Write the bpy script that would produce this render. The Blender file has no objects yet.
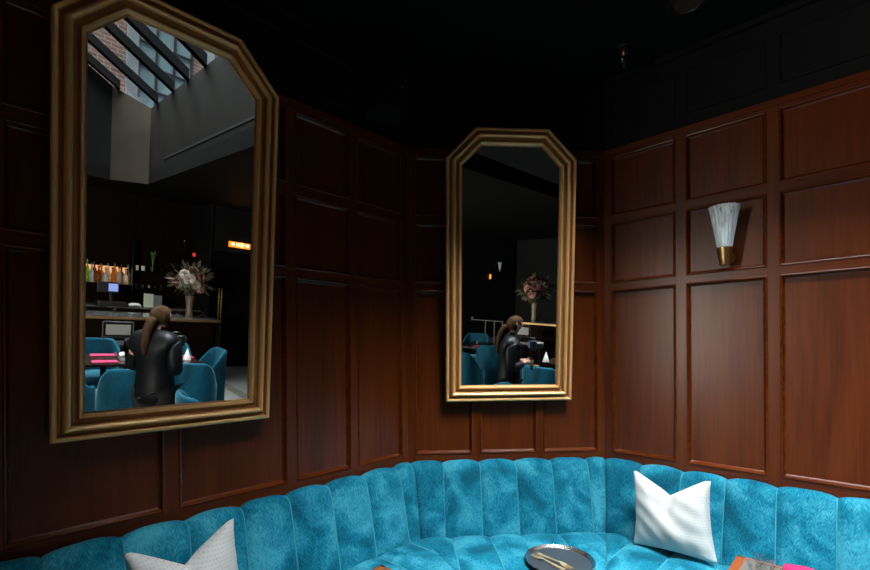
import bpy, bmesh, math, random
from mathutils import Vector, Matrix, Quaternion
random.seed(7)
R_ = math.radians
sc = bpy.context.scene
COL = sc.collection

# ------------------------------------------------------------------ place geometry
# room axes: a runs along the right wall away from the back corner, b along the left wall
EYE = 1.55
PHI_B, TH_L, TH_R = R_(3.91), R_(45.83), R_(43.69)
CA = Vector((-0.161, 2.689, 0.0))       # corner of left and back wall
CB = Vector((1.030, 2.770, 0.0))        # corner of back and right wall
AX = Vector((math.cos(TH_R), -math.sin(TH_R), 0))
BX = Vector((math.sin(TH_R), math.cos(TH_R), 0))
def S(s, t, z=0.0):
    return AX * s + BX * t + Vector((0, 0, z))
ROT_A = -TH_R
def wallmat(w):
    o, r = {'L': (CA, TH_L), 'B': (CA, PHI_B), 'R': (CB, -TH_R)}[w]
    return Matrix.Translation(o) @ Matrix.Rotation(r, 4, 'Z')
ALPHA_A = TH_L - PHI_B
ALPHA_B = PHI_B + TH_R

# ------------------------------------------------------------------ materials
def new_mat(name):
    m = bpy.data.materials.new(name); m.use_nodes = True
    nt = m.node_tree
    return m, nt, nt.nodes['Principled BSDF'], nt.nodes, nt.links
def simple(name, col, rough=.5, metal=0.0, spec=.5, emit=None, estr=0, coat=0):
    m, nt, b, N, L = new_mat(name)
    b.inputs['Base Color'].default_value = (*col, 1)
    b.inputs['Roughness'].default_value = rough
    b.inputs['Metallic'].default_value = metal
    b.inputs['Specular IOR Level'].default_value = spec
    b.inputs['Coat Weight'].default_value = coat
    if emit:
        b.inputs['Emission Color'].default_value = (*emit, 1)
        b.inputs['Emission Strength'].default_value = estr
    return m
def varied(name, c1, c2, scale=8, rough=.5, metal=0.0, spec=.5, stretch=(1, 1, 1), bump=0, detail=4):
    m, nt, b, N, L = new_mat(name)
    tc = N.new('ShaderNodeTexCoord'); mp = N.new('ShaderNodeMapping'); nz = N.new('ShaderNodeTexNoise'); rp = N.new('ShaderNodeValToRGB')
    mp.inputs['Scale'].default_value = stretch
    nz.inputs['Scale'].default_value = scale; nz.inputs['Detail'].default_value = detail
    rp.color_ramp.elements[0].position = .3; rp.color_ramp.elements[1].position = .7
    rp.color_ramp.elements[0].color = (*c1, 1); rp.color_ramp.elements[1].color = (*c2, 1)
    L.new(tc.outputs['Object'], mp.inputs['Vector']); L.new(mp.outputs['Vector'], nz.inputs['Vector'])
    L.new(nz.outputs['Fac'], rp.inputs['Fac']); L.new(rp.outputs['Color'], b.inputs['Base Color'])
    b.inputs['Roughness'].default_value = rough; b.inputs['Metallic'].default_value = metal
    b.inputs['Specular IOR Level'].default_value = spec
    if bump:
        bp = N.new('ShaderNodeBump'); bp.inputs['Strength'].default_value = bump; bp.inputs['Distance'].default_value = .002
        L.new(nz.outputs['Fac'], bp.inputs['Height']); L.new(bp.outputs['Normal'], b.inputs['Normal'])
    return m

def wood(name, dark, mid, light, axis='z', rough=.30, coat=.0):
    """varnished mahogany, grain running along the local axis"""
    m, nt, b, N, L = new_mat(name)
    tc = N.new('ShaderNodeTexCoord'); oi = N.new('ShaderNodeObjectInfo')
    off = N.new('ShaderNodeVectorMath'); off.operation = 'SCALE'; off.inputs[0].default_value = (7.3, 3.1, 11.7)
    L.new(oi.outputs['Random'], off.inputs['Scale'])
    add = N.new('ShaderNodeVectorMath'); add.operation = 'ADD'
    L.new(tc.outputs['Object'], add.inputs[0]); L.new(off.outputs['Vector'], add.inputs[1])
    def mapped(sx, along):
        mp = N.new('ShaderNodeMapping')
        mp.inputs['Scale'].default_value = {'z': (sx, sx, along), 'x': (along, sx, sx), 'y': (sx, along, sx)}[axis]
        L.new(add.outputs['Vector'], mp.inputs['Vector']); return mp
    def noise(mp, sc_, det, dist=0):
        n = N.new('ShaderNodeTexNoise'); n.inputs['Scale'].default_value = sc_; n.inputs['Detail'].default_value = det
        n.inputs['Distortion'].default_value = dist
        L.new(mp.outputs['Vector'], n.inputs['Vector']); return n
    n1 = noise(mapped(9, .8), 1.0, 3, 1.2)      # broad cathedral figure
    n2 = noise(mapped(60, 2.2), 1.0, 4, .3)     # grain lines
    n3 = noise(mapped(260, 9), 1.0, 2)          # pores
    a1 = N.new('ShaderNodeMath'); a1.operation = 'MULTIPLY_ADD'; a1.inputs[1].default_value = .45
    L.new(n2.outputs['Fac'], a1.inputs[0])
    m1 = N.new('ShaderNodeMath'); m1.operation = 'MULTIPLY'; m1.inputs[1].default_value = .45
    L.new(n1.outputs['Fac'], m1.inputs[0]); L.new(m1.outputs[0], a1.inputs[2])
    a2 = N.new('ShaderNodeMath'); a2.operation = 'MULTIPLY_ADD'; a2.inputs[1].default_value = .12
    L.new(n3.outputs['Fac'], a2.inputs[0]); L.new(a1.outputs[0], a2.inputs[2])
    rp = N.new('ShaderNodeValToRGB'); e = rp.color_ramp.elements
    e[0].position = .36; e[0].color = (*dark, 1); e[1].position = .66; e[1].color = (*light, 1)
    k = e.new(.5); k.color = (*mid, 1)
    L.new(a2.outputs[0], rp.inputs['Fac']); L.new(rp.outputs['Color'], b.inputs['Base Color'])
    b.inputs['Roughness'].default_value = rough
    b.inputs['Specular IOR Level'].default_value = .27
    b.inputs['Coat Weight'].default_value = coat; b.inputs['Coat Roughness'].default_value = .25
    bp = N.new('ShaderNodeBump'); bp.inputs['Strength'].default_value = .08; bp.inputs['Distance'].default_value = .001
    L.new(n3.outputs['Fac'], bp.inputs['Height']); L.new(bp.outputs['Normal'], b.inputs['Normal'])
    return m
WD = ((.070, .0112, .0012), (.104, .0188, .0019), (.138, .0272, .0034))
M = {}
M['wood_v'] = wood('mahogany upright grain', *WD, axis='z', coat=.18)
M['wood_h'] = wood('mahogany level grain', *WD, axis='x', coat=.18)
M['wood_trim'] = wood('polished mahogany moulding', *WD, axis='x', rough=.24, coat=.35)
M['wood_y'] = wood('mahogany cross grain', *WD, axis='y')
TD = ((.11, .030, .010), (.20, .062, .022), (.30, .10, .04))
M['table'] = wood('table top wood', *TD, axis='x', rough=.22, coat=.5)
M['booth_top'] = wood('grey brown table top', (.05, .042, .036), (.10, .088, .076), (.17, .155, .14), axis='y', rough=.18, coat=.5)
M['table_edge'] = simple('table edge wood', (.19, .05, .014), .35)
M['table_dark'] = wood('dark table wood', (.006, .0025, .002), (.011, .005, .0035), (.018, .008, .0055), axis='x', rough=.25)
M['bar_wood'] = wood('dark bar panelling', (.005, .0017, .001), (.010, .0034, .0018), (.016, .006, .0032), axis='z', rough=.6)
M['bar_dark'] = simple('dull black brown panelling', (.007, .0028, .0018), .8, spec=.04)
M['black_wall'] = varied('matt black paint', (.0058, .0061, .0068), (.0082, .0086, .0095), 3, .65, spec=.12)
M['black_ceiling'] = varied('black ceiling paint', (.003, .003, .003), (.0042, .0042, .0042), 2, .6, spec=.15)
M['black'] = simple('black plastic', (.006, .006, .007), .45)
M['black_gloss'] = simple('black gloss', (.004, .004, .005), .12)
M['black_metal'] = simple('black steel', (.008, .008, .009), .45, .3)
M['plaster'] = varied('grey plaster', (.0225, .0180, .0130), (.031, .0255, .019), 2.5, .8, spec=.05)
M['plaster_side_shade'] = varied('grey plaster with side shade', (.0030, .0027, .0020), (.0046, .0042, .0032), 2.5, .8, spec=.05)  # same plaster as the corner, shade of the long sides in its colour
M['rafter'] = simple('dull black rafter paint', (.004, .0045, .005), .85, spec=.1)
M['plaster_end_shade'] = varied('grey plaster with end shade', (.0035, .0035, .003), (.005, .005, .0045), 2.5, .8, spec=.1)  # plaster again, colour darkened for the shade on the well ends
M['steel'] = simple('brushed steel', (.62, .62, .62), .24, 1)
M['tray_dark'] = simple('dark worn steel', (.20, .21, .23), .32, .85)
M['dull_metal'] = simple('dull pale metal', (.07, .07, .066), .6, .3)
M['brass'] = varied('brushed brass', (.40, .235, .10), (.55, .34, .15), 30, .34, 1, stretch=(1, 1, .2))
M['dim_brass'] = simple('dark bronze edge', (.30, .17, .07), .45, .9)
M['old_brass'] = varied('aged brass cutlery', (.50, .36, .17), (.75, .60, .36), 60, .35, .6)
M['gold'] = varied('antique gold leaf', (.97, .55, .215), (1.0, .60, .25), 5, .40, .35, stretch=(1, 1, 1))
M['gold_cove_shade'] = varied('gilt with cove shade in colour', (.46, .21, .06), (.54, .26, .08), 5, .4, .3)  # shade of the frame's coves put into the gilt colour
M['gold_side'] = simple('dark gilt side', (.09, .055, .03), .5, .5)
M['mirror'] = simple('silvered glass', (.58, .59, .585), 0.0, 1)
M['white_cloth'] = varied('white linen', (.72, .72, .70), (.85, .85, .83), 60, .85, bump=.1)
M['pink'] = varied('magenta napkin linen', (.30, .0024, .06), (.37, .004, .08), 40, .8, bump=.1)
M['burgundy'] = varied('burgundy napkin linen', (.30, .004, .05), (.38, .006, .075), 40, .8)
M['skin'] = simple('skin', (.52, .27, .18), .5)
M['hair'] = varied('brown hair', (.018, .010, .005), (.065, .034, .016), 40, .8, spec=.05, stretch=(1, 1, .1))
M['jacket'] = varied('black leather jacket', (.0025, .003, .004), (.005, .006, .008), 14, .48, spec=.18, bump=.2)
M['trousers'] = varied('black denim', (.006, .006, .007), (.012, .012, .014), 60, .8)
M['lens'] = simple('lens glass', (.01, .012, .03), .05, 0, 1.0)
M['stone'] = varied('dark marble', (.02, .02, .02), (.10, .095, .085), 4, .12, spec=.6, detail=8)
M['pale_leather'] = simple('pale grey leather', (.20, .195, .18), .6)
M['ceramic'] = simple('pale stone vase', (.17, .13, .09), .35)
M['leaf'] = varied('leaf green', (.03, .07, .02), (.10, .20, .06), 20, .55)
M['leaf_dry'] = varied('dried foliage', (.05, .05, .03), (.13, .11, .06), 20, .7)
M['leaf_bright'] = varied('bright leaf green', (.08, .25, .05), (.2, .45, .12), 20, .55)
M['bl_pink'] = varied('dusty pink petals', (.26, .10, .085), (.40, .19, .15), 14, .7)
M['bl_cream'] = varied('cream petals', (.38, .32, .26), (.52, .46, .38), 14, .7)
M['bl_plum'] = varied('plum petals', (.07, .02, .022), (.15, .05, .05), 14, .7)
M['bl_green'] = varied('pale green petals', (.20, .29, .20), (.32, .40, .30), 14, .7)
M['screen'] = simple('lit blue screen', (.05, .07, .12), .2, emit=(.32, .42, .95), estr=1.1)
M['shelf_glow'] = simple('backlit amber panel', (.4, .25, .15), .5, emit=(1.0, .50, .22), estr=1.2)
M['amber'] = simple('amber lit glass', (.5, .2, .05), .3, emit=(1.0, .27, .03), estr=1.6)
M['bulb'] = simple('glowing bulb', (.8, .6, .3), .3, emit=(1.0, .62, .25), estr=5)
M['red_glow'] = simple('red candle glass', (.4, .02, .02), .3, emit=(.9, .03, .03), estr=.7)
M['paper'] = simple('cream menu card', (.40, .42, .34), .7)
M['bulb_glow'] = simple('frosted bulb with faint glow', (.85, .88, .88), .4, emit=(.8, .9, .95), estr=.35)  # faint emission added though the sconce bulb is off

def bottle_mat(name, col, rough=.08):
    m, nt, b, N, L = new_mat(name)
    b.inputs['Base Color'].default_value = (*col, 1); b.inputs['Roughness'].default_value = rough
    b.inputs['Transmission Weight'].default_value = .55; b.inputs['IOR'].default_value = 1.3
    return m
BOTTLES = [bottle_mat('amber spirit glass', (.75, .30, .07)), bottle_mat('green glass', (.25, .65, .08)), bottle_mat('clear glass', (.9, .9, .85)),
           bottle_mat('pale blue glass', (.45, .70, .85)), bottle_mat('brown glass', (.28, .10, .03)), bottle_mat('lime glass', (.6, .8, .1))]

def thin_glass(name, tint=(1, 1, 1), gloss=.12, rough=.02):
    m, nt, b, N, L = new_mat(name); N.remove(b)
    tr = N.new('ShaderNodeBsdfTransparent'); gl = N.new('ShaderNodeBsdfGlossy'); mx = N.new('ShaderNodeMixShader'); lw = N.new('ShaderNodeLayerWeight')
    lw.inputs['Blend'].default_value = .35
    tr.inputs['Color'].default_value = (*tint, 1); gl.inputs['Roughness'].default_value = rough
    sc_ = N.new('ShaderNodeMath'); sc_.operation = 'MULTIPLY_ADD'; sc_.inputs[1].default_value = .3; sc_.inputs[2].default_value = gloss
    sc_.use_clamp = True
    L.new(lw.outputs['Facing'], sc_.inputs[0]); L.new(sc_.outputs[0], mx.inputs[0])
    L.new(tr.outputs[0], mx.inputs[1]); L.new(gl.outputs[0], mx.inputs[2])
    L.new(mx.outputs[0], N['Material Output'].inputs['Surface'])
    return m
M['pane'] = thin_glass('window pane glass', (.95, .98, .98), .04)
M['drink_glass'] = thin_glass('thin drinking glass', (.94, .97, .97), .06)

def ribbed_glass():
    m, nt, b, N, L = new_mat('ribbed crystal glass')
    b.inputs['Base Color'].default_value = (.95, .97, .97, 1); b.inputs['Roughness'].default_value = .16
    b.inputs['IOR'].default_value = 1.45; b.inputs['Specular IOR Level'].default_value = .9
    tr = N.new('ShaderNodeBsdfTransparent'); tr.inputs['Color'].default_value = (.80, .88, .90, 1)
    mx = N.new('ShaderNodeMixShader'); lw = N.new('ShaderNodeLayerWeight'); lw.inputs['Blend'].default_value = .5
    tc = N.new('ShaderNodeTexCoord'); nz = N.new('ShaderNodeTexNoise'); mp = N.new('ShaderNodeMapping')
    mp.inputs['Scale'].default_value = (90, 90, 9); L.new(tc.outputs['Object'], mp.inputs['Vector'])
    L.new(mp.outputs['Vector'], nz.inputs['Vector']); nz.inputs['Scale'].default_value = 1.0
    ma = N.new('ShaderNodeMath'); ma.operation = 'MULTIPLY_ADD'; ma.inputs[1].default_value = .55; ma.inputs[2].default_value = .02
    L.new(nz.outputs['Fac'], ma.inputs[0])
    mb = N.new('ShaderNodeMath'); mb.operation = 'MULTIPLY_ADD'; mb.inputs[1].default_value = .45; mb.use_clamp = True
    L.new(lw.outputs['Facing'], mb.inputs[0]); L.new(ma.outputs[0], mb.inputs[2])
    L.new(mb.outputs[0], mx.inputs[0]); L.new(tr.outputs[0], mx.inputs[1]); L.new(b.outputs[0], mx.inputs[2])
    L.new(mx.outputs[0], N['Material Output'].inputs['Surface'])
    return m
M['crystal'] = ribbed_glass()

def velvet(name, c_lo, c_mid, c_hi, chevron=True, sheen=.28):
    m, nt, b, N, L = new_mat(name)
    uv = N.new('ShaderNodeUVMap')
    sep = N.new('ShaderNodeSeparateXYZ'); L.new(uv.outputs['UV'], sep.inputs[0])
    def math_(op, a=None, b_=None, c=None, clamp=False):
        n = N.new('ShaderNodeMath'); n.operation = op; n.use_clamp = clamp
        for i, q in enumerate((a, b_, c)):
            if q is None: continue
            if hasattr(q, 'is_linked') or hasattr(q, 'links'): L.new(q, n.inputs[i])
            else: n.inputs[i].default_value = q
        return n.outputs[0]
    # herringbone: columns 2.6 cm wide, strokes tilt left and right by turns
    uu = math_('MULTIPLY', sep.outputs['X'], 1 / .042)
    pp = math_('PINGPONG', uu, .5)
    vv = math_('MULTIPLY_ADD', pp, .075, sep.outputs['Y'])
    cmb = N.new('ShaderNodeCombineXYZ')
    L.new(math_('MULTIPLY', sep.outputs['X'], 95.0), cmb.inputs['X']); L.new(math_('MULTIPLY', vv, 165.0), cmb.inputs['Y'])
    nz = N.new('ShaderNodeTexNoise'); nz.inputs['Scale'].default_value = 1; nz.inputs['Detail'].default_value = 2
    L.new(cmb.outputs[0], nz.inputs['Vector'])
    big = N.new('ShaderNodeTexNoise'); big.inputs['Scale'].default_value = 5.5; big.inputs['Detail'].default_value = 3; big.inputs['Distortion'].default_value = .8
    L.new(uv.outputs['UV'], big.inputs['Vector'])
    mix = math_('MULTIPLY_ADD', nz.outputs['Fac'], .50, math_('MULTIPLY', big.outputs['Fac'], .62))
    rp = N.new('ShaderNodeValToRGB'); e = rp.color_ramp.elements
    e[0].position = .43; e[0].color = (*c_lo, 1); e[1].position = .71; e[1].color = (*c_hi, 1)
    k = e.new(.56); k.color = (*c_mid, 1)
    L.new(mix, rp.inputs['Fac']); L.new(rp.outputs['Color'], b.inputs['Base Color'])
    b.inputs['Roughness'].default_value = .8; b.inputs['Specular IOR Level'].default_value = .15
    b.inputs['Sheen Weight'].default_value = sheen; b.inputs['Sheen Roughness'].default_value = .35
    b.inputs['Sheen Tint'].default_value = (.35, .85, 1.0, 1)
    bp = N.new('ShaderNodeBump'); bp.inputs['Strength'].default_value = .35; bp.inputs['Distance'].default_value = .003
    L.new(nz.outputs['Fac'], bp.inputs['Height']); L.new(bp.outputs['Normal'], b.inputs['Normal'])
    return m
M['velvet'] = velvet('turquoise herringbone velvet', (.0, .072, .118), (.003, .165, .252), (.055, .345, .445))
M['seam_sheen'] = simple('pale turquoise piping', (.045, .30, .39), .7, spec=.2)
M['chair_velvet'] = velvet('teal chair velvet', (.0, .022, .040), (.0006, .046, .080), (.002, .078, .125), sheen=.3)

def pillow_mat(name, tilt):
    m, nt, b, N, L = new_mat(name)
    uv = N.new('ShaderNodeUVMap'); mp = N.new('ShaderNodeMapping')
    mp.inputs['Rotation'].default_value = (0, 0, tilt)
    L.new(uv.outputs['UV'], mp.inputs['Vector'])
    br = N.new('ShaderNodeTexBrick')
    br.offset = .5; br.inputs['Scale'].default_value = 1
    br.inputs['Brick Width'].default_value = .0125; br.inputs['Row Height'].default_value = .0125
    sep = N.new('ShaderNodeSeparateXYZ'); L.new(mp.outputs['Vector'], sep.inputs[0])
    def math_(op, a, b_=None, c=None, clamp=False):
        n = N.new('ShaderNodeMath'); n.operation = op; n.use_clamp = clamp
        for i, q in enumerate((a, b_, c)):
            if q is None: continue
            if hasattr(q, 'links'): L.new(q, n.inputs[i])
            else: n.inputs[i].default_value = q
        return n.outputs[0]
    N.remove(br)
    row = math_('MULTIPLY', sep.outputs['Y'], 1 / .0135)
    rf = math_('FRACT', row); rid = math_('FLOOR', row)
    inrow = math_('LESS_THAN', math_('ABSOLUTE', math_('SUBTRACT', rf, .5)), .15)
    col = math_('FRACT', math_('MULTIPLY_ADD', sep.outputs['X'], 1 / .011, math_('MULTIPLY', rid, .37)))
    dash = math_('MULTIPLY', inrow, math_('LESS_THAN', col, .55))
    nz = N.new('ShaderNodeTexNoise'); nz.inputs['Scale'].default_value = 320; L.new(uv.outputs['UV'], nz.inputs['Vector'])
    mx = N.new('ShaderNodeMix'); mx.data_type = 'RGBA'
    mx.inputs[6].default_value = (.56, .56, .54, 1); mx.inputs[7].default_value = (.42, .43, .43, 1)
    L.new(math_('MULTIPLY', dash, math_('MULTIPLY_ADD', nz.outputs['Fac'], 1.0, .25), clamp=True), mx.inputs[0])
    L.new(mx.outputs[2], b.inputs['Base Color'])
    b.inputs['Roughness'].default_value = .9; b.inputs['Specular IOR Level'].default_value = .1
    bp = N.new('ShaderNodeBump'); bp.inputs['Strength'].default_value = .2; bp.inputs['Distance'].default_value = .001
    L.new(nz.outputs['Fac'], bp.inputs['Height']); L.new(bp.outputs['Normal'], b.inputs['Normal'])
    return m
M['pillow'] = pillow_mat('white dashed cotton', 0.0)

def tile_floor():
    m, nt, b, N, L = new_mat('pale stone tiles')
    tc = N.new('ShaderNodeTexCoord'); br = N.new('ShaderNodeTexBrick')
    br.offset = 0; br.inputs['Scale'].default_value = 1; br.inputs['Brick Width'].default_value = .6; br.inputs['Row Height'].default_value = .6
    br.inputs['Mortar Size'].default_value = .004
    br.inputs['Color1'].default_value = (.26, .265, .25, 1); br.inputs['Color2'].default_value = (.21, .215, .205, 1); br.inputs['Mortar'].default_value = (.2, .2, .18, 1)
    L.new(tc.outputs['Object'], br.inputs['Vector']); L.new(br.outputs['Color'], b.inputs['Base Color'])
    b.inputs['Roughness'].default_value = .3
    return m
M['tile'] = tile_floor()
M['floor_dark'] = wood('dark oak boards', (.03, .017, .009), (.05, .028, .015), (.08, .045, .024), axis='x', rough=.4)
def mosaic():
    m, nt, b, N, L = new_mat('dark mosaic border')
    tc = N.new('ShaderNodeTexCoord'); v = N.new('ShaderNodeTexVoronoi'); v.inputs['Scale'].default_value = 28
    rp = N.new('ShaderNodeValToRGB'); rp.color_ramp.elements[0].color = (.02, .02, .02, 1); rp.color_ramp.elements[1].color = (.22, .20, .16, 1)
    L.new(tc.outputs['Object'], v.inputs['Vector']); L.new(v.outputs['Color'], rp.inputs['Fac']); L.new(rp.outputs['Color'], b.inputs['Base Color'])
    b.inputs['Roughness'].default_value = .35
    return m
M['mosaic'] = mosaic()
def brick():
    m, nt, b, N, L = new_mat('red brick')
    tc = N.new('ShaderNodeTexCoord'); br = N.new('ShaderNodeTexBrick'); mp = N.new('ShaderNodeMapping')
    mp.inputs['Rotation'].default_value = (R_(90), 0, R_(90)) if False else (0, 0, 0)
    sep = N.new('ShaderNodeSeparateXYZ'); cmb = N.new('ShaderNodeCombineXYZ')
    L.new(tc.outputs['Object'], sep.inputs[0]); L.new(sep.outputs['Y'], cmb.inputs['X']); L.new(sep.outputs['Z'], cmb.inputs['Y'])
    L.new(cmb.outputs[0], br.inputs['Vector'])
    br.inputs['Scale'].default_value = 1; br.inputs['Brick Width'].default_value = .24; br.inputs['Row Height'].default_value = .085
    br.inputs['Mortar Size'].default_value = .009
    br.inputs['Color1'].default_value = (.125, .060, .040, 1); br.inputs['Color2'].default_value = (.07, .033, .024, 1); br.inputs['Mortar'].default_value = (.17, .145, .125, 1)
    L.new(br.outputs['Color'], b.inputs['Base Color']); b.inputs['Roughness'].default_value = .9
    return m
M['brick'] = brick()
M['stone_trim'] = varied('pale stone band', (.085, .095, .10), (.12, .13, .14), 5, .8)
M['win_pane'] = simple('greenish window glass', (.10, .145, .155), .15)
M['roofing'] = varied('dark roof felt', (.03, .03, .032), (.05, .05, .052), 3, .9)

# ------------------------------------------------------------------ mesh helpers
class MB:
    def __init__(s): s.v = []; s.f = []; s.mi = []; s.uv = []
    def add(s, verts, faces, mi=0, uvs=None):
        o = len(s.v); s.v += [tuple(v) for v in verts]
        for f in faces:
            s.f.append([i + o for i in f]); s.mi.append(mi)
        s.uv += list(uvs) if uvs is not None else [(0, 0)] * len(verts)
        return s
    def box(s, lo, hi, mi=0, mat=None):
        x0, y0, z0 = lo; x1, y1, z1 = hi
        v = [Vector(p) for p in ((x0,y0,z0),(x1,y0,z0),(x1,y1,z0),(x0,y1,z0),(x0,y0,z1),(x1,y0,z1),(x1,y1,z1),(x0,y1,z1))]
        if mat: v = [mat @ p for p in v]
        return s.add(v, [(0,3,2,1),(4,5,6,7),(0,1,5,4),(1,2,6,5),(2,3,7,6),(3,0,4,7)], mi)
    def bbox(s, lo, hi, bev=.006, mi=0):
        """box with chamfered edges"""
        bm = bmesh.new(); bmesh.ops.create_cube(bm, size=1)
        for v in bm.verts:
            v.co = Vector([(lo[i] + hi[i]) / 2 + v.co[i] * (hi[i] - lo[i]) for i in range(3)])
        bmesh.ops.bevel(bm, geom=bm.edges[:], offset=min(bev, min(hi[i]-lo[i] for i in range(3))*.45), segments=2, affect='EDGES', profile=.6)
        bm.verts.index_update()
        s.add([v.co.copy() for v in bm.verts], [[v.index for v in f.verts] for f in bm.faces], mi); bm.free(); return s
    def lathe(s, prof, n=32, mi=0, center=(0, 0, 0), flute=None, cap=True):
        c = Vector(center); rows = []
        for r, z in prof:
            row = []
            for k in range(n):
                a = 2 * math.pi * k / n
                rr = r * (1 + (flute(a, z) if flute else 0))
                row.append(c + Vector((rr * math.cos(a), rr * math.sin(a), z)))
            rows.append(row)
        v = [p for r in rows for p in r]; f = []
        for i in range(len(rows) - 1):
            for k in range(n):
                f.append((i*n+k, i*n+(k+1) % n, (i+1)*n+(k+1) % n, (i+1)*n+k))
        if cap:
            f.append(tuple(range(n-1, -1, -1))); f.append(tuple((len(rows)-1)*n + k for k in range(n)))
        return s.add(v, f, mi)
    def tube(s, pts, r, n=10, mi=0):
        pts = [Vector(p) for p in pts]; rows = []
        rs = r if isinstance(r, (list, tuple)) else [r] * len(pts)
        up = Vector((0, 0, 1))
        for i, p in enumerate(pts):
            d = (pts[min(i+1, len(pts)-1)] - pts[max(i-1, 0)]).normalized()
            x = d.cross(up)
            if x.length < .1: x = d.cross(Vector((0, 1, 0)))
            x.normalize(); y = x.cross(d).normalized()
            rows.append([p + (x * math.cos(2*math.pi*k/n) + y * math.sin(2*math.pi*k/n)) * rs[i] for k in range(n)])
        f = []
        for i in range(len(rows)-1):
            for k in range(n): f.append((i*n+k, i*n+(k+1) % n, (i+1)*n+(k+1) % n, (i+1)*n+k))
        f.append(tuple(range(n-1, -1, -1))); f.append(tuple((len(rows)-1)*n+k for k in range(n)))
        return s.add([p for q in rows for p in q], f, mi)
    def grid(s, rows, mi=0, uvs=None, flip=False, closed=False):
        n = len(rows[0]); f = []
        for i in range(len(rows)-1):
            for k in range(n if closed else n-1):
                q = (i*n+k, i*n+(k+1) % n, (i+1)*n+(k+1) % n, (i+1)*n+k)
                f.append(q[::-1] if flip else q)
        return s.add([p for r in rows for p in r], f, mi, [q for r in uvs for q in r] if uvs else None)
    def build(s, name, mats, parent=None, mw=None, smooth=False, angle=40):
        me = bpy.data.meshes.new(name); me.from_pydata(s.v, [], s.f); me.update()
        if not isinstance(mats, (list, tuple)): mats = [mats]
        for m in mats: me.materials.append(m)
        me.polygons.foreach_set('material_index', s.mi)
        if any(u != (0, 0) for u in s.uv):
            ul = me.uv_layers.new(name='UVMap')
            for l in me.loops: ul.data[l.index].uv = s.uv[l.vertex_index]
        bm = bmesh.new(); bm.from_mesh(me)
        bmesh.ops.dissolve_degenerate(bm, dist=1e-6, edges=bm.edges[:])
        bmesh.ops.recalc_face_normals(bm, faces=bm.faces[:])
        bm.to_mesh(me); bm.free()
        if smooth:
            me.polygons.foreach_set('use_smooth', [True] * len(me.polygons))
            me.set_sharp_from_angle(angle=R_(angle))
        o = bpy.data.objects.new(name, me); COL.objects.link(o)
        if parent: o.parent = parent
        if mw is not None: o.matrix_local = mw
        return o

def thing(name, label, cat, mw=None, group=None):
    o = bpy.data.objects.new(name, None); COL.objects.link(o); o.empty_display_size = .1
    if mw is not None: o.matrix_world = mw
    o['label'] = label; o['category'] = cat
    if group: o['group'] = group
    return o
def tag(o, label, cat, group=None):
    o['label'] = label; o['category'] = cat
    if group: o['group'] = group
    return o
def structure(o): o['kind'] = 'structure'; return o
def TR(p, rz=0, rx=0, ry=0):
    return Matrix.Translation(Vector(p)) @ Matrix.Rotation(rz, 4, 'Z') @ Matrix.Rotation(ry, 4, 'Y') @ Matrix.Rotation(rx, 4, 'X')
def copy_thing(o, mw, label, group=None):
    c = o.copy(); COL.objects.link(c); c.matrix_world = mw; c['label'] = label
    if group: c['group'] = group
    for ch in list(o.children):
        d = ch.copy(); COL.objects.link(d); d.parent = c
        for g in ch.children:
            e = g.copy(); COL.objects.link(e); e.parent = d
    return c

# ------------------------------------------------------------------ panelled walls
ROWS = [(.917, 1.890), (1.930, 2.290), (2.330, 2.687)]
PROF = [(0, 0), (.0012, -.0035), (.005, -.005), (.009, -.0035), (.0115, .005), (.015, .014), (.020, .019)]
def opening(mb, w, h, prof, fmi=0, mmi=0, field_y=None):
    """moulding swept round a rectangle, mitred, and the field inside it (local x right, z up, y into the wall)"""
    rings = []
    for i, y in prof:
        rings.append([(i, y, i), (w-i, y, i), (w-i, y, h-i), (i, y, h-i)])
    v = [p for r in rings for p in r]; f = []
    for k in range(len(rings)-1):
        for j in range(4):
            f.append((k*4+j, k*4+(j+1) % 4, (k+1)*4+(j+1) % 4, (k+1)*4+j))
    for j, q in enumerate(f):
        mb.add([v[i] for i in q], [(0, 1, 2, 3)], mmi)
    r = rings[-1]; mb.add(r, [(0, 1, 2, 3)], fmi)
def panelled(name, w, u0, u1, cols, top=3.148, back=.12, zbase=0.0, black_panels=True):
    root = thing(name, 'x', 'x', wallmat(w)); del root['label']; del root['category']; structure(root)
    fr = MB()
    us = [u0] + [x for c in cols for x in c] + [u1]
    zs = [zbase] + [z for r in ROWS for z in r] + [2.718]
    for i in range(len(us)-1):
        stile = i % 2 == 0
        if stile:
            fr.add([(us[i],0,zs[0]),(us[i+1],0,zs[0]),(us[i+1],0,zs[-1]),(us[i],0,zs[-1])], [(0,1,2,3)], 0)
        else:
            for j in range(0, len(zs)-1, 2):
                fr.add([(us[i],0,zs[j]),(us[i+1],0,zs[j]),(us[i+1],0,zs[j+1]),(us[i],0,zs[j+1])], [(0,1,2,3)], 1)
    # cap strip
    fr.box((u0, -.010, 2.700), (u1, .004, 2.730), 1)
    fr.build('panel_frame', [M['wood_v'], M['wood_h']], root)
    for (a, b) in cols:
        for (z0, z1) in ROWS:
            p = MB(); opening(p, b-a, z1-z0, PROF, 0, 1)
            p.build('wood_panel', [M['wood_v'], M['wood_trim']], root, TR((a, 0, z0)))
    up = MB()
    up.add([(u0,.004,2.715),(u1,.004,2.715),(u1,.004,top),(u0,.004,top)], [(0,1,2,3)])
    up.box((u0-.09, .02, zbase), (u1+.09, back, top+.05))
    up.build('black_upper_wall', M['black_wall'], root)
    for (a, b) in cols:
        p = MB(); opening(p, b-a, .24, [(0, .003), (.002, -.004), (.008, -.004), (.012, .0035)])
        p.build('black_moulding', M['black_wall'], root, TR((a, 0, 2.80)))
    return root
colsR = [(.042, .401), (.450, .808), (.855, 1.214), (1.262, 1.62), (1.668, 2.026)]
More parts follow.
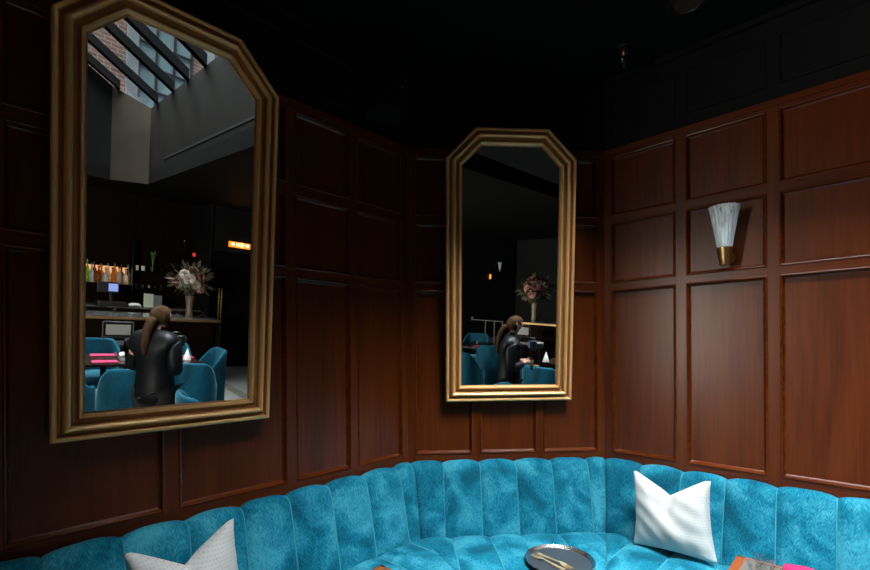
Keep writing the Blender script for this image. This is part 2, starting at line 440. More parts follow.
colsB = [(.044, .385), (.427, .772), (.812, 1.150)]
colsL = [(-2.72, -2.26), (-2.21, -1.785), (-1.737, -1.28), (-1.230, -.765), (-.719, -.405), (-.360, -.045)]
panelled('wall_left', 'L', -3.40, 0.03, [(-3.30, -2.77)] + colsL)
panelled('wall_back', 'B', 0.0, 1.193, colsB)
panelled('wall_right', 'R', 0.0, 2.30, colsR)
# end return of the right wall, and the walls round the rest of the room (seen in the mirrors)
def st_box(name, s0, s1, t0, t1, z0, z1, mat, parent=None):
    o = MB().box((s0, t0, z0), (s1, t1, z1)).build(name, mat, parent, TR((0, 0, 0), ROT_A)); return o
structure(st_box('wall_return', 1.13, 1.28, 2.70, 5.0, 0, 3.148, M['black_wall']))
structure(st_box('wall_entrance', 1.13, 6.5, 5.0, 5.15, 0, 3.148, M['black_wall']))
structure(st_box('wall_rear', -2.1, 10.2, -4.25, -4.1, 0, 3.148, M['black_wall']))
structure(st_box('wall_far', 10.2, 10.35, -4.1, 5.15, 0, 3.148, M['black_wall']))
# left wall beyond the banquette: street window and the wall round it
wl = bpy.data.objects.new('wall_street', None); COL.objects.link(wl); structure(wl); wl.matrix_world = TR((0, 0, 0), ROT_A)
SX = -1.974
def wl_box(n, t0, t1, z0, z1, m): MB().box((SX-.12, t0, z0), (SX, t1, z1)).build(n, m, wl)
wl_box('wall_field', -4.1, -3.85, 0, 3.148, M['black_wall']); wl_box('wall_field', -1.75, -1.50, 0, 3.148, M['black_wall'])
wl_box('wall_field', -3.85, -1.75, 0, .75, M['black_wall']); wl_box('wall_field', -3.85, -1.75, 2.75, 3.148, M['black_wall'])
w1 = bpy.data.objects.new('window_1', None); COL.objects.link(w1); structure(w1); w1.matrix_world = TR((0, 0, 0), ROT_A)
wf = MB()
for t0, t1 in ((-3.85, -3.79), (-2.83, -2.77), (-1.81, -1.75)): wf.box((SX-.09, t0, .75), (SX-.03, t1, 2.75))
for z0, z1 in ((.75, .81), (2.69, 2.75), (2.1, 2.14)): wf.box((SX-.085, -3.85, z0), (SX-.035, -1.75, z1))
wf.build('window_frame', M['black_metal'], w1)
MB().box((SX-.062, -3.82, .78), (SX-.056, -1.78, 2.72)).build('window_pane', M['pane'], w1)

# floor and ceiling
structure(MB().box((-2.2, -4.3, -.1), (10.4, 5.2, 0)).build('floor', M['tile'], None, TR((0, 0, 0), ROT_A)))
structure(MB().box((-1.97, -4.1, 0), (2.75, 2.70, .003)).build('floor_booth_added', M['floor_dark'], None, TR((0, 0, 0), ROT_A)))  # unseen dark floor added over the tiles to cut bounced light
structure(MB().box((-.2, 2.95, 0), (5.5, 3.10, .002)).build('floor_border', M['mosaic'], None, TR((0, 0, 0), ROT_A)))
SK = (-0.78, 5.20, 0.47, 2.00)      # skylight opening s0 s1 t0 t1
CZ = 3.148
ce = MB()
for s0, s1, t0, t1 in ((-2.2, SK[0], -4.3, 5.2), (SK[1], 10.4, -4.3, 5.2), (SK[0], SK[1], -4.3, SK[2]), (SK[0], SK[1], SK[3], 5.2)):
    ce.box((s0, t0, CZ), (s1, t1, CZ+.2))
ce.add([(4.80, 2.0, CZ), (5.2, 1.565, CZ), (5.2, 2.0, CZ)], [(0, 2, 1)])
structure(ce.build('ceiling', M['black_ceiling'], None, TR((0, 0, 0), ROT_A)))

# skylight well with raked glazing on dark rafters
sw = bpy.data.objects.new('skylight_well', None); COL.objects.link(sw); structure(sw); sw.matrix_world = TR((0, 0, 0), ROT_A)
ZT = 4.30; SLOPE = .60
def zg(t): return ZT + (2.0 - t) * SLOPE
MB().add([(SK[0],2.0,CZ),(4.80,2.0,CZ),(4.80,2.0,ZT),(SK[0],2.0,ZT)], [(0,1,2,3)]).build('well_long_side', M['plaster_side_shade'], sw)
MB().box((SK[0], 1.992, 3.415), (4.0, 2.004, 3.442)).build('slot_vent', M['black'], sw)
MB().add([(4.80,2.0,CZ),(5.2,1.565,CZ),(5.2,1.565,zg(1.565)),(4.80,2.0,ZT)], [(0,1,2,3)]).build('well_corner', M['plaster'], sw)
MB().add([(5.2,1.565,CZ),(5.2,SK[2],CZ),(5.2,SK[2],zg(SK[2])),(5.2,1.565,zg(1.565))], [(0,1,2,3)]).build('well_end', M['plaster_end_shade'], sw)
MB().add([(5.2,SK[2],CZ),(SK[0],SK[2],CZ),(SK[0],SK[2],zg(SK[2])),(5.2,SK[2],zg(SK[2]))], [(0,1,2,3)]).build('well_long_side', M['plaster_side_shade'], sw)
MB().add([(SK[0],SK[2],CZ),(SK[0],2.0,CZ),(SK[0],2.0,ZT),(SK[0],SK[2],zg(SK[2]))], [(0,1,2,3)]).build('well_end', M['plaster_end_shade'], sw)
for s_, sk in ((-.1, 0), (.53, 0), (1.15, 0), (1.75, 0), (2.40, .0), (3.05, .0), (3.68, .0), (4.45, .0), (5.12, 0)):
    r = MB(); w_ = .05; y0 = 2.0 if s_ < 4.8 else 1.64
    lo = [(s_-w_, y0, zg(y0)), (s_+w_, y0, zg(y0)), (s_+w_, y0, zg(y0)+.12), (s_-w_, y0, zg(y0)+.12)]
    tm = SK[2]; hi = [(s_-w_, tm, zg(tm)), (s_+w_, tm, zg(tm)), (s_+w_, tm, zg(tm)+.12), (s_-w_, tm, zg(tm)+.12)]
    r.add(lo+hi, [(0,1,2,3),(7,6,5,4),(0,4,5,1),(1,5,6,2),(2,6,7,3),(3,7,4,0)]); r.build('rafter', M['rafter'], sw)
MB().add([(SK[0],2.0,ZT+.13),(5.2,2.0,ZT+.13),(5.2,SK[2],zg(SK[2])+.13),(SK[0],SK[2],zg(SK[2])+.13)], [(0,1,2,3)]).build('skylight_pane', M['pane'], sw)

# neighbouring building above the roof, seen through the skylight
nb = thing('exterior_building', 'red brick building with tall greenish paned windows seen through skylight rafters in left mirror', 'building', TR(S(9.0, 0, 3.36), ROT_A))
MB().box((0, -8, 0), (3, 9, 9)).build('brick_wall', M['brick'], nb)
MB().box((-.12, -8, 1.55), (.05, 2.75, 2.25)).build('stone_band', M['stone_trim'], nb)
for k, (t0, t1) in enumerate(((2.66, 3.75), (4.25, 5.4), (.2, 1.35))):
    if k == 2: continue
    f = MB()
    f.box((-.03, t0, 1.5), (.01, t1, 7.6), 1)
    fo = f.build('window', [M['black_metal'], M['win_pane']], nb)
    fb = MB()
    for q in range(4): fb.box((-.06, t0+(t1-t0)*q/3-.025, 1.5), (-.02, t0+(t1-t0)*q/3+.025, 7.6))
    for q in range(13): fb.box((-.06, t0, 1.5+q*.5-.02), (-.02, t1, 1.5+q*.5+.02))
    fb.build('glazing_bar', M['black_metal'], fo)
    MB().box((-.10, t0-.22, 1.3), (.02, t0, 7.8)).build('stone_jamb', M['stone_trim'], nb)

# ------------------------------------------------------------------ gilt mirrors
MW, MH, MC = .748, 1.551, .1656
FP = [(0, -.036), (0, -.010), (.002, -.002), (.007, .002), (.013, .001), (.0175, -.005), (.0195, -.016), (.0225, -.021), (.0275, -.020), (.0315, -.012), (.0345, .001), (.039, .008), (.045, .010), (.051, .006), (.0545, -.003),
      (.0565, -.015), (.060, -.020), (.066, -.020), (.0705, -.018), (.0735, -.010), (.0765, -.005), (.081, -.005), (.0845, -.010), (.088, -.020), (.094, -.0265)]
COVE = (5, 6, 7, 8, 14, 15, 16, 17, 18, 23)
def hex_loop(i):
    k = i * math.tan(R_(22.5))
    return [(i, i), (MW-i, i), (MW-i, MH-MC-k), (MW-MC-k, MH-i), (MC+k, MH-i), (i, MH-MC-k)]
def wall_mirror(label, mw):
    root = thing('wall_mirror', label, 'mirror', mw, 'gilt chamfered wall mirrors')
    f = MB(); rows = []
    for i, y in FP: rows.append([(x, -y, z) for x, z in hex_loop(i)])
    f.grid(rows, 0, closed=True)
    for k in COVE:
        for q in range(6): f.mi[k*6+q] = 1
    f.build('gilt_frame', [M['gold'], M['gold_cove_shade']], root, smooth=True, angle=22)
    g = MB(); lp = [(x, .0262, z) for x, z in hex_loop(.088)]; lb = [(x, .030, z) for x, z in hex_loop(.088)]
    g.add(lp + lb, [tuple(range(6)), tuple(range(11, 5, -1))] + [(i, (i+1) % 6, (i+1) % 6+6, i+6) for i in range(6)])
    g.build('mirror_glass', M['mirror'], root)
    b = MB(); lp = [(x, .031, z) for x, z in hex_loop(.004)]; lb = [(x, .036, z) for x, z in hex_loop(.004)]
    b.add(lp + lb, [tuple(range(6)), tuple(range(11, 5, -1))] + [(i, (i+1) % 6, (i+1) % 6+6, i+6) for i in range(6)])
    b.build('backing_board', M['gold_side'], root)
    for x in (.2, MW-.2):
        MB().tube([(x, .034, MH-.30), (x, .034+(MH-.3)*math.tan(TILT)+.012, MH-.15)], .003, 6).build('hanging_wire', M['black_metal'], root)
    return root
TILT = R_(4.52)
def mirror_mat(w, u, z):
    return wallmat(w) @ Matrix.Translation((u, -.054, z)) @ Matrix.Rotation(TILT, 4, 'X')
wall_mirror('large gold framed mirror on the left panelled wall, reflecting the skylight and bar', mirror_mat('L', -1.626, 1.2414))
wall_mirror('gold framed mirror on the narrow back wall, reflecting a woman in black', mirror_mat('B', .2197, 1.2334))

# ------------------------------------------------------------------ banquette
BACK = [(.003, .70, 0), (.003, .850, .2), (.012, .864, .5), (.030, .873, .8), (.052, .874, 1), (.072, .865, 1), (.086, .844, 1), (.096, .815, 1), (.108, .77, 1), (.124, .70, 1),
        (.138, .64, 1), (.150, .58, 1), (.160, .535, .9), (.166, .50, .7), (.168, .46, .4)]
SEAT = [(.150, .42, .2), (.156, .47, .5), (.172, .489, .8), (.20, .495, 1), (.28, .500, 1), (.38, .502, 1), (.48, .501, 1), (.58, .496, 1), (.64, .486, 1), (.672, .468, 1), (.686, .43, 1), (.690, .36, 1), (.690, .30, .6)]
def channels(prof, umin, umax, seams, bul):
    mb = MB(); NS = 12
    P = [Vector((n, z)) for n, z, _ in prof]; nor = []
    for i in range(len(P)):
        d = (P[min(i+1, len(P)-1)] - P[max(i-1, 0)]).normalized(); nn = Vector((-d.y, d.x))
        nor.append(nn if (nn.x + nn.y) > 0 else -nn)
    arc = [0]
    for i in range(1, len(P)): arc.append(arc[-1] + (P[i]-P[i-1]).length)
    # finer rows
    rowsP = []
    for i in range(len(P)-1):
        k = 3 if (P[i+1]-P[i]).length > .03 else 1
        for j in range(k):
            x = j / k
            rowsP.append((P[i].lerp(P[i+1], x), nor[i].lerp(nor[i+1], x).normalized(), prof[i][2]*(1-x)+prof[i+1][2]*x, arc[i]*(1-x)+arc[i+1]*x))
    rowsP.append((P[-1], nor[-1], prof[-1][2], arc[-1]))
    rows, uvs = [], []
    rnd = random.Random(len(seams) * 13 + int(bul * 1e4))
    jit = [rnd.uniform(-.004, .004) for _ in range(len(seams)+2)]
    for p, nn, wgt, ar in rowsP:
        lo, hi = umin(p.x), umax(p.x)
        ed = [lo] + [min(max(q + jit[k] * math.sin(ar * 9 + k), lo), hi) for k, q in enumerate(seams)] + [hi]
        row, uvr = [], []
        for c in range(len(ed)-1):
            wd = ed[c+1]-ed[c]; amp = bul * min(1, wd / .14)
            for j in range(NS + (1 if c == len(ed)-2 else 0)):
                x = j / NS; u = ed[c] + wd * x
                # more samples near the seams
                xx = .5 - .5 * math.cos(math.pi * x); u = ed[c] + wd * xx
                h = (1 - abs(2*xx-1) ** 2.6) ** .75 if 0 < xx < 1 else 0
                wob = .0016 * math.sin(u * 41 + ar * 17) * math.sin(ar * 23 + c) * h
                d = amp * h * wgt + wob
                row.append((u, -(p.x + nn.x * d), p.y + nn.y * d)); uvr.append((u + c * .013, ar + c * .37))
        rows.append(row); uvs.append(uvr)
    mb.grid(rows, 0, uvs)
    return mb
bq = thing('banquette', 'turquoise velvet channel tufted banquette running below the panelled walls', 'banquette')
ta, tb = math.tan(ALPHA_A/2), math.tan(ALPHA_B/2)
sR = [.235, .442, .641, .849, 1.060, 1.272, 1.484, 1.696, 1.908]
sB = [.200, .412, .622, .834, 1.050]
sL = [-2.91, -2.70, -2.49, -2.275, -2.065, -1.855, -1.645, -1.432, -1.220, -1.010, -.800, -.588, -.372, -.148]
SEG = {'L': (lambda n: -3.1, lambda n: -n*ta, sL), 'B': (lambda n: n*ta, lambda n: 1.193-n*tb, sB), 'R': (lambda n: n*tb, lambda n: 2.12, sR)}
for w, (u0, u1, ss) in SEG.items():
    mw = wallmat(w)
    be = channels(BACK, u0, u1, ss, .024).build('backrest', M['velvet'], bq, mw, smooth=True, angle=60)
    sseams = [q + (.035 if w == 'B' and q < .5 else 0) for q in ss]
    se = channels(SEAT, u0, u1, sseams, .017).build('seat', M['velvet'], bq, mw, smooth=True, angle=60)
    for prof, seams_, ow_ in ((BACK, ss, be), (SEAT, sseams, se)):
        for q in seams_:
            pts = [(q, -n - .0015, z + .0015) for n, z, g in prof if u0(n) <= q <= u1(n) and z > .40]
            if len(pts) > 4: MB().tube(pts, .0028, 6).build('seam_sheen', M['seam_sheen'], ow_, None, smooth=True)  # pale tubes added for the light caught along the seams
    pl = MB(); pl.add([(u0(.63), -.63, 0), (u1(.63), -.63, 0), (u1(.63), -.63, .32), (u0(.63), -.63, .32)], [(0, 1, 2, 3)])
    if w == 'R': pl.add([(2.12, -.001, 0), (2.12, -.63, 0), (2.12, -.63, .48), (2.12, -.16, .48), (2.12, -.08, .88), (2.12, -.001, .88)], [(0, 1, 2, 3, 4, 5)])
    if w == 'L': pl.add([(-3.1, -.001, 0), (-3.1, -.63, 0), (-3.1, -.63, .48), (-3.1, -.16, .48), (-3.1, -.08, .88), (-3.1, -.001, .88)], [(0, 1, 2, 3, 4, 5)])
    pl.build('plinth', M['wood_h'], bq, mw)

# ------------------------------------------------------------------ pillows
def pillow_mesh(hw, hh, T, dip, seed):
    rnd = random.Random(seed); ph = [rnd.uniform(0, 6) for _ in range(6)]
    mb = MB(); n = 36
    for side in (1, -1):
        rows, uvs = [], []
        for j in range(n+1):
            y = -1 + 2*j/n; row, uvr = [], []
            for i in range(n+1):
                x = -1 + 2*i/n
                ex = 1 - .085 * (1 - abs(y) ** 2.2); ey = 1 - .06 * (1 - abs(x) ** 2.2)
                px, py = x * ex * hw, y * ey * hh
                top = max(0, (y + 1) / 2) ** 2.2
                py -= dip * max(0, 1 - abs(x) / .88) ** 1.15 * top; px = px * (1 - .030 * (y+1)) - .006 * (y+1)
                th = T * max(0, (1-x*x) * (1-y*y)) ** .42
                th *= 1 - .45 * math.exp(-(x/.16) ** 2) * max(0, y) ** .8
                th *= 1 + .10 * math.sin(3.1*x + ph[0]) * math.sin(2.7*y + ph[1])
                wr = .006 * math.sin(9*x*y + ph[2]) * math.sin(7*(x+y) + ph[3]) * max(0, 1 - max(abs(x), abs(y)))**.3
                # bottom ears flop outward
                row.append((px, -side * (th + (wr if th > .004 else 0)), py)); uvr.append((px + side*.3 + 1, py + 1))
            rows.append(row); uvs.append(uvr)
        mb.grid(rows, 0, uvs)
    return mb
def pillow(label, mw, **k):
    o = pillow_mesh(**k).build('throw_pillow', M['pillow'], None, mw, smooth=True, angle=80)
    bm = bmesh.new(); bm.from_mesh(o.data); bmesh.ops.remove_doubles(bm, verts=bm.verts[:], dist=.0004); bmesh.ops.recalc_face_normals(bm, faces=bm.faces[:]); bm.to_mesh(o.data); bm.free()
    return tag(o, label, 'pillow', 'white throw pillows on the banquette')
pillow('white dashed throw pillow leaning on the banquette under the wall sconce',
       wallmat('R') @ Matrix.Translation((.447, -.242, .707)) @ Matrix.Rotation(R_(-6), 4, 'X') @ Matrix.Rotation(R_(-2), 4, 'Y'), hw=.195, hh=.19, T=.080, dip=.088, seed=3)
pillow('cream dashed throw pillow at the dim end of the banquette under the large mirror',
       wallmat('L') @ Matrix.Translation((-1.262, -.243, .706)) @ Matrix.Rotation(R_(-6), 4, 'X') @ Matrix.Rotation(R_(-3), 4, 'Y'), hw=.190, hh=.19, T=.080, dip=.095, seed=5)

# ------------------------------------------------------------------ sconce
def make_sconce(label, mw):
    root = thing('wall_sconce', label, 'lamp', mw, 'crystal wall sconces')
    NF = 18
    fl = lambda a, z: .045 * math.cos(NF * a) * min(1, max(0, (z+.01) * 9))
    fl2 = lambda a, z: -.03 * math.cos(NF * a) * min(1, max(0, (z+.01) * 9))
    g = MB()
    g.lathe([(.034, .0), (.040, .05), (.049, .11), (.058, .165), (.067, .205), (.0655, .205), (.056, .165), (.047, .11), (.037, .05), (.030, .004)], 144, 0, flute=fl, cap=False)
    g.build('glass_shade', M['crystal'], root, TR((0, 0, .085)), smooth=True, angle=70)
    b = MB(); b.lathe([(.004, .0), (.021, .001), (.0225, .006), (.026, .03), (.035, .078), (.036, .086), (.034, .088), (.028, .088)], 40)
    b.build('brass_cup', M['brass'], root, smooth=True, angle=40)
    p = MB(); p.lathe([(.0, 0), (.032, 0), (.032, .008), (.0, .010)], 28)
    p.build('backplate', M['brass'], root, TR((0, .0755, .045), 0, R_(90)), smooth=True, angle=40)
    a = MB(); a.tube([(0, .072, .045), (0, .02, .045)], .007); a.build('arm', M['brass'], root)
    l = MB(); l.lathe([(.0, .088), (.008, .09), (.009, .12), (.014, .14), (.016, .158), (.012, .176), (.0, .184)], 20)
    l.build('bulb', M['bulb_glow'], root, smooth=True)
    return root
sconce = make_sconce('crystal fluted wall sconce with brass cup on the right panelled wall', wallmat('R') @ Matrix.Translation((.645, -.076, 1.952)))
copy_thing(sconce, TR(S(8.96, -4.026, 2.09), ROT_A + math.pi), 'distant white sconce on the far dark wall, seen in the narrow mirror')

# ------------------------------------------------------------------ ceiling fittings
sp = thing('ceiling_sprinkler', 'small brass sprinkler head hanging from the black ceiling', 'sprinkler', TR((1.018, 2.433, CZ)))
MB().lathe([(.0, 0), (.030, 0), (.028, -.006), (.014, -.010), (.0, -.010)], 24).build('escutcheon', M['black_metal'], sp, smooth=True)
MB().lathe([(.009, -.008), (.017, -.02), (.017, -.04), (.012, -.048), (.012, -.055)], 20).build('brass_body', M['brass'], sp, smooth=True)
MB().lathe([(.0, -.102), (.016, -.100), (.026, -.086), (.030, -.070), (.024, -.058), (.012, -.054)], 24).build('deflector_cup', M['black_gloss'], sp, smooth=True)
MB().lathe([(.0, -.112), (.006, -.110), (.008, -.104), (.006, -.098), (.0, -.096)], 12).build('glass_bulb', M['steel'], sp, smooth=True)
dl = thing('ceiling_downlight', 'unlit round black downlight recessed in the ceiling', 'downlight', TR((1.185, 2.118, CZ)))
MB().lathe([(.060, .0), (.092, -.0005), (.094, -.006), (.088, -.010), (.064, -.008), (.060, 0)], 40, cap=False).build('trim_ring', M['black'], dl, smooth=True)
MB().lathe([(.0, -.001), (.062, -.001), (.062, -.003), (0, -.003)], 32).build('lens', M['gold_side'], dl)
ls = thing('mounted_loudspeaker', 'small black loudspeaker on the dark wall above the left corner', 'loudspeaker', wallmat('L') @ TR((-.27, -.13, 2.90), R_(-14)))
MB().bbox((-.10, -.085, -.13), (.10, .075, .13), .012).build('cabinet', M['black_wall'], ls)
MB().bbox((-.088, -.092, -.118), (.088, -.084, .118), .004).build('grille', M['black_wall'], ls)
MB().lathe([(0, 0), (.006, 0), (.006, .004), (0, .005)], 12).build('badge', M['steel'], ls, TR((.055, -.092, .0), 0, R_(90)))
MB().box((-.015, .07, -.03), (.015, .145, .03)).build('bracket', M['black_metal'], ls)
# crown strips where the black walls meet the ceiling
def trim(nm, w, u0, u1):
    structure(MB().box((u0, -.022, 3.118), (u1, .005, 3.146)).build(nm, M['black_wall'], None, wallmat(w)))
trim('trim_1', 'L', -3.4, -.01); trim('trim_2', 'B', .01, 1.185); trim('trim_3', 'R', .01, 2.3)

# ------------------------------------------------------------------ booth tables
def front_table(label, s0, s1, t0, t1, ped=0):
    root = thing('dining_table', label, 'table', TR(S((s0+s1)/2, (t0+t1)/2), ROT_A), 'wooden tables at the banquette')
    hx, hy = (s1-s0)/2, (t1-t0)/2
    MB().bbox((-hx, -hy, .712), (hx, hy, .738), .004).build('edge_band', M['table_edge'], root)
    MB().bbox((-hx+.012, -hy+.012, .736), (hx-.012, hy-.012, .750), .002).build('table_top', M['booth_top'], root)
    MB().bbox((-hx, -hy, .736), (-hx+.03, hy, .7515), .003).bbox((hx-.013, -hy, .736), (hx, hy, .7515), .003).bbox((-hx, -hy, .736), (hx, -hy+.013, .7515), .003).bbox((-hx, hy-.013, .736), (hx, hy, .7515), .003).build('lipping', M['table_edge'], root)
    MB().lathe([(.04, .02), (.035, .1), (.03, .65), (.05, .70), (.12, .712)], 24).build('pedestal', M['black_metal'], root, TR((0, ped, 0)), smooth=True)
    MB().lathe([(.0, 0), (.16, 0), (.16, .012), (.05, .03), (.0, .03)], 32).build('base', M['black_metal'], root, TR((0, ped, 0)), smooth=True)
    return root
front_table('wooden table corner with orange edge in front of right banquette', -.373, .10, 1.42, 2.056, .145)
front_table('wooden table corner peeping up by the left banquette seat', -1.307, -.72, .43, 1.078)
def napkin(name_label, mw, wx=.11, wy=.16, mat='pink', group=None, h=.014):
    mb = MB(); n = 14
    rows, rowsb, uv = [], [], []
    for j in range(n+1):
        r = []; rb = []
        for i in range(n+1):
            x = -1+2*i/n; y = -1+2*j/n
            e = (1 - max(abs(x), abs(y)) ** 6)
            r.append((x*wx, y*wy, .003 + h * (.35 + .65*e) * (1 + .15*math.sin(5*x+3*y)))); rb.append((x*wx, y*wy, .001))
        rows.append(r); rowsb.append(rb)
    mb.grid(rows); mb.grid(rowsb)
    o = mb.build('napkin', M[mat], None, mw, smooth=True, angle=60)
    return tag(o, name_label, 'napkin', group)
napkin('folded hot pink napkin on the table by the right banquette', TR((1.285, 1.575, .7505), R_(-40)), .070, .045, h=.018)
GP = [(.0, 0), (.022, 0), (.024, .002), (.028, .05), (.033, .11), (.0325, .11), (.027, .05), (.022, .006), (.0, .006)]
def tumbler(label, p, k=1.0, group='clear glasses at the right banquette'):
    o = MB().lathe([(r*k, z*k) for r, z in GP], 32, cap=False).build('drinking_glass', M['drink_glass'], None, TR(p), smooth=True, angle=50)
    return tag(o, label, 'glass', group)
tumbler('clear drinking glass nearest the pink napkin on the right table', (1.100, 1.530, .7505), .85)
tumbler('clear drinking glass nearest the table corner on the right', (1.050, 1.495, .7505), .80)

# ------------------------------------------------------------------ tray and forks on the seat
tr = thing('round_tray', 'round steel tray with raised rim resting on the turquoise seat', 'tray', TR((.590, 2.180, .5205)) @ Matrix.Scale(.98, 4))
MB().lathe([(.0, .0), (.148, .0), (.157, .003), (.164, .013), (.167, .016), (.165, .018), (.161, .016), (.153, .006), (.146, .004)], 72, cap=False).build('rim', M['steel'], tr, smooth=True, angle=50)
MB().lathe([(.0, .0035), (.148, .0035), (.148, .0045), (.0, .0045)], 64).build('tray_base', M['tray_dark'], tr)
def fork(label, mw):
    mb = MB()
    # handle: flat tapering strip, neck, bowl and four tines
    def strip(cs, mi=0):
        rows = []
        for x, w, z, th in cs:
            rows.append([(x, -w, z), (x, w, z), (x, w, z+th), (x, -w, z+th)])
        n = len(rows)
        v = [p for r in rows for p in r]; f = []
        for i in range(n-1):
            for k in range(4): f.append((i*4+k, i*4+(k+1) % 4, (i+1)*4+(k+1) % 4, (i+1)*4+k))
        f += [(3, 2, 1, 0), tuple((n-1)*4+k for k in range(4))]
        mb.add(v, f, mi)
    strip([(-.10, .008, .001, .003), (-.095, .011, .001, .003), (-.05, .008, .002, .003), (0, .004, .005, .003), (.03, .0035, .009, .003), (.04, .010, .008, .0025), (.055, .0135, .005, .0025), (.06, .0135, .004, .0025)])
    for k in range(4):
        y = -.0114 + k*.0076
        rows = [(.058, .0024, .004, .0025), (.08, .0020, .003, .002), (.10, .0014, .006, .0015)]
        o = len(mb.v)
        v = [p for x, w, z, th in rows for p in ((x, y-w, z), (x, y+w, z), (x, y+w, z+th), (x, y-w, z+th))]; f = []
        for i in range(2):
            for q in range(4): f.append((i*4+q, i*4+(q+1) % 4, (i+1)*4+(q+1) % 4, (i+1)*4+q))
        f += [(3, 2, 1, 0), (8, 9, 10, 11)]
        mb.add(v, f)
    o = mb.build('fork', M['old_brass'], None, mw)
    return tag(o, label, 'fork', 'brass forks on the tray')
fork('brass fork on the tray with tines pointing towards the table side', TR((.565, 2.178, .5252), R_(-54)) @ Matrix.Scale(1.05, 4))
fork('brass fork on the tray with tines fanned towards the banquette back', TR((.530, 2.168, .5252), R_(128)) @ Matrix.Scale(.95, 4))

# ------------------------------------------------------------------ dining chairs (seen in the mirrors)
def smooth01(x): x = min(1, max(0, x)); return x*x*(3-2*x)
def make_chair(label, mw):
    root = thing('tub_chair', label, 'chair', mw, 'teal velvet tub chairs')
    n = 44; rx, ry = .255, .262
    def top(th): return .60 + .27 * (1 - smooth01((abs(th) - R_(38)) / R_(72)))
    outer, uo = [], []
    cols = []
    for k in range(n+1):
        th = R_(-118) + R_(236) * k / n
        z1 = top(th); z0 = .20
        c = []
        for (rr, z) in ((1.0, z0), (1.0, z0+(z1-z0)*.35), (1.0, z0+(z1-z0)*.7), (1.0, z1-.03), (.985, z1-.010), (.95, z1), (.90, z1), (.865, z1-.012), (.85, z1-.035), (.84, z0+(z1-z0)*.5), (.83, z0+.1), (.83, z0)):
            # superellipse plan
            ct, st_ = -math.cos(th), math.sin(th)
            q = (abs(ct) ** 2.6 + abs(st_) ** 2.6) ** (-1/2.6)
            c.append((ct*q*rx*rr, st_*q*ry*rr, z))
        cols.append(c)
    m_ = len(cols[0]); mb = MB()
    mb.grid(cols, 0, [[(k*.024, j*.08) for j in range(m_)] for k in range(n+1)])
    for c in (cols[0], cols[-1]): mb.add(c, [tuple(range(m_))], 0, [(p[1], p[2]) for p in c])
    mb.build('back_shell', M['chair_velvet'], root, smooth=True, angle=60)
    s = MB(); rows = []
    for (sc_, z) in ((.0, .36), (.78, .36), (.80, .38), (.80, .44), (.77, .465), (.6, .475), (.0, .48)):
        row = []
        for k in range(40):
            a = 2*math.pi*k/40; q = (abs(math.cos(a)) ** 3 + abs(math.sin(a)) ** 3) ** (-1/3)
            row.append((.03 + math.cos(a)*q*.27*sc_, math.sin(a)*q*.265*sc_, z))
        rows.append(row)
    s.grid(rows, 0, [[(p[0]+1, p[1]+1) for p in r] for r in rows], closed=True)
    s.build('seat_cushion', M['chair_velvet'], root, smooth=True, angle=60)
    for sx in (-1, 1):
        for sy in (-1, 1):
            MB().tube([(sx*.17, sy*.17, .36), (sx*.20, sy*.20, 0)], [.018, .011], 10).build('leg', M['black'], root, smooth=True)
    return root
def CH(s, t, deg): return TR(S(s, t), ROT_A + R_(deg))
ch = make_chair('teal chair with its back nearest the right edge of the large mirror', CH(1.60, 1.76, 30))
CHAIRS = [(1.40, 1.12, 0, 'teal chair with tall flat back left of the woman in the large mirror'),
          (1.86, .66, 55, 'teal chair cut by the left edge of the glass in the large mirror'),
          (3.10, 1.13, 180, 'teal chair facing us across the left pink-napkin table in large mirror'),
          (3.02, 1.95, 180, 'teal chair behind the white napkin cone facing us in large mirror'),
          (2.36, 2.14, -90, 'teal chair at the floor-tile end of the right mirrored table'),
          (.06, 1.435, 90, 'teal chair tucked at the open side of the right booth table'),
          (2.47, -.30, -30, 'teal chair with sloping back left of the woman in the narrow mirror'),
          (1.68, -.26, 8, 'teal chair at the lower left corner of the narrow mirror'),
          (3.25, -1.15, 160, 'small distant teal chair back above the pink napkin in narrow mirror')]
for s_, t_, d_, lb in CHAIRS: copy_thing(ch, CH(s_, t_, d_), lb)

def mirror_table(label, s, t, hw=.33):
    root = thing('dark_table', label, 'table', TR(S(s, t), ROT_A), 'dark square tables in the dining room')
    MB().bbox((-hw, -hw, .72), (hw, hw, .75), .006).build('table_top', M['table_dark'], root)
    MB().lathe([(.03, .02), (.03, .68), (.10, .72)], 20).build('pedestal', M['black_metal'], root, smooth=True)
    MB().lathe([(.0, 0), (.2, 0), (.2, .012), (.04, .03), (0, .03)], 28).build('base', M['black_metal'], root, smooth=True)
    return root
TBL = [(2.42, 1.08), (2.22, 1.73), (2.92, -.86)]
mirror_table('dark table set with pink napkins, left in the large mirror', *TBL[0])
mirror_table('dark table with white napkin cone, right in the large mirror', *TBL[1], .30)
mirror_table('dark table behind the chairs at left of the narrow mirror', *TBL[2])
G = 'napkins in the dining room'
def NP(s, t, z=.7505, d=0): return TR(S(s, t, z), ROT_A + R_(d))
napkin('pink napkin at the far side of the left mirrored table', NP(2.66, 1.12), .06, .13, 'burgundy', G)
napkin('pink napkin at the near side of the left mirrored table', NP(2.22, 1.06), .06, .12, 'burgundy', G)
napkin('pink napkin at the near side of the right mirrored table', NP(2.04, 1.66), .06, .12, 'burgundy', G)
napkin('pink napkin beside the white cone on the right mirrored table', NP(2.42, 1.93), .05, .10, 'burgundy', G)
napkin('pink napkin on the table at left of the narrow mirror', NP(2.68, -.68), .05, .13, 'burgundy', G)
napkin('crumpled pale blue cloth at the right end of left mirrored table', NP(2.62, 1.33), .05, .06, 'white_cloth', G, .035)
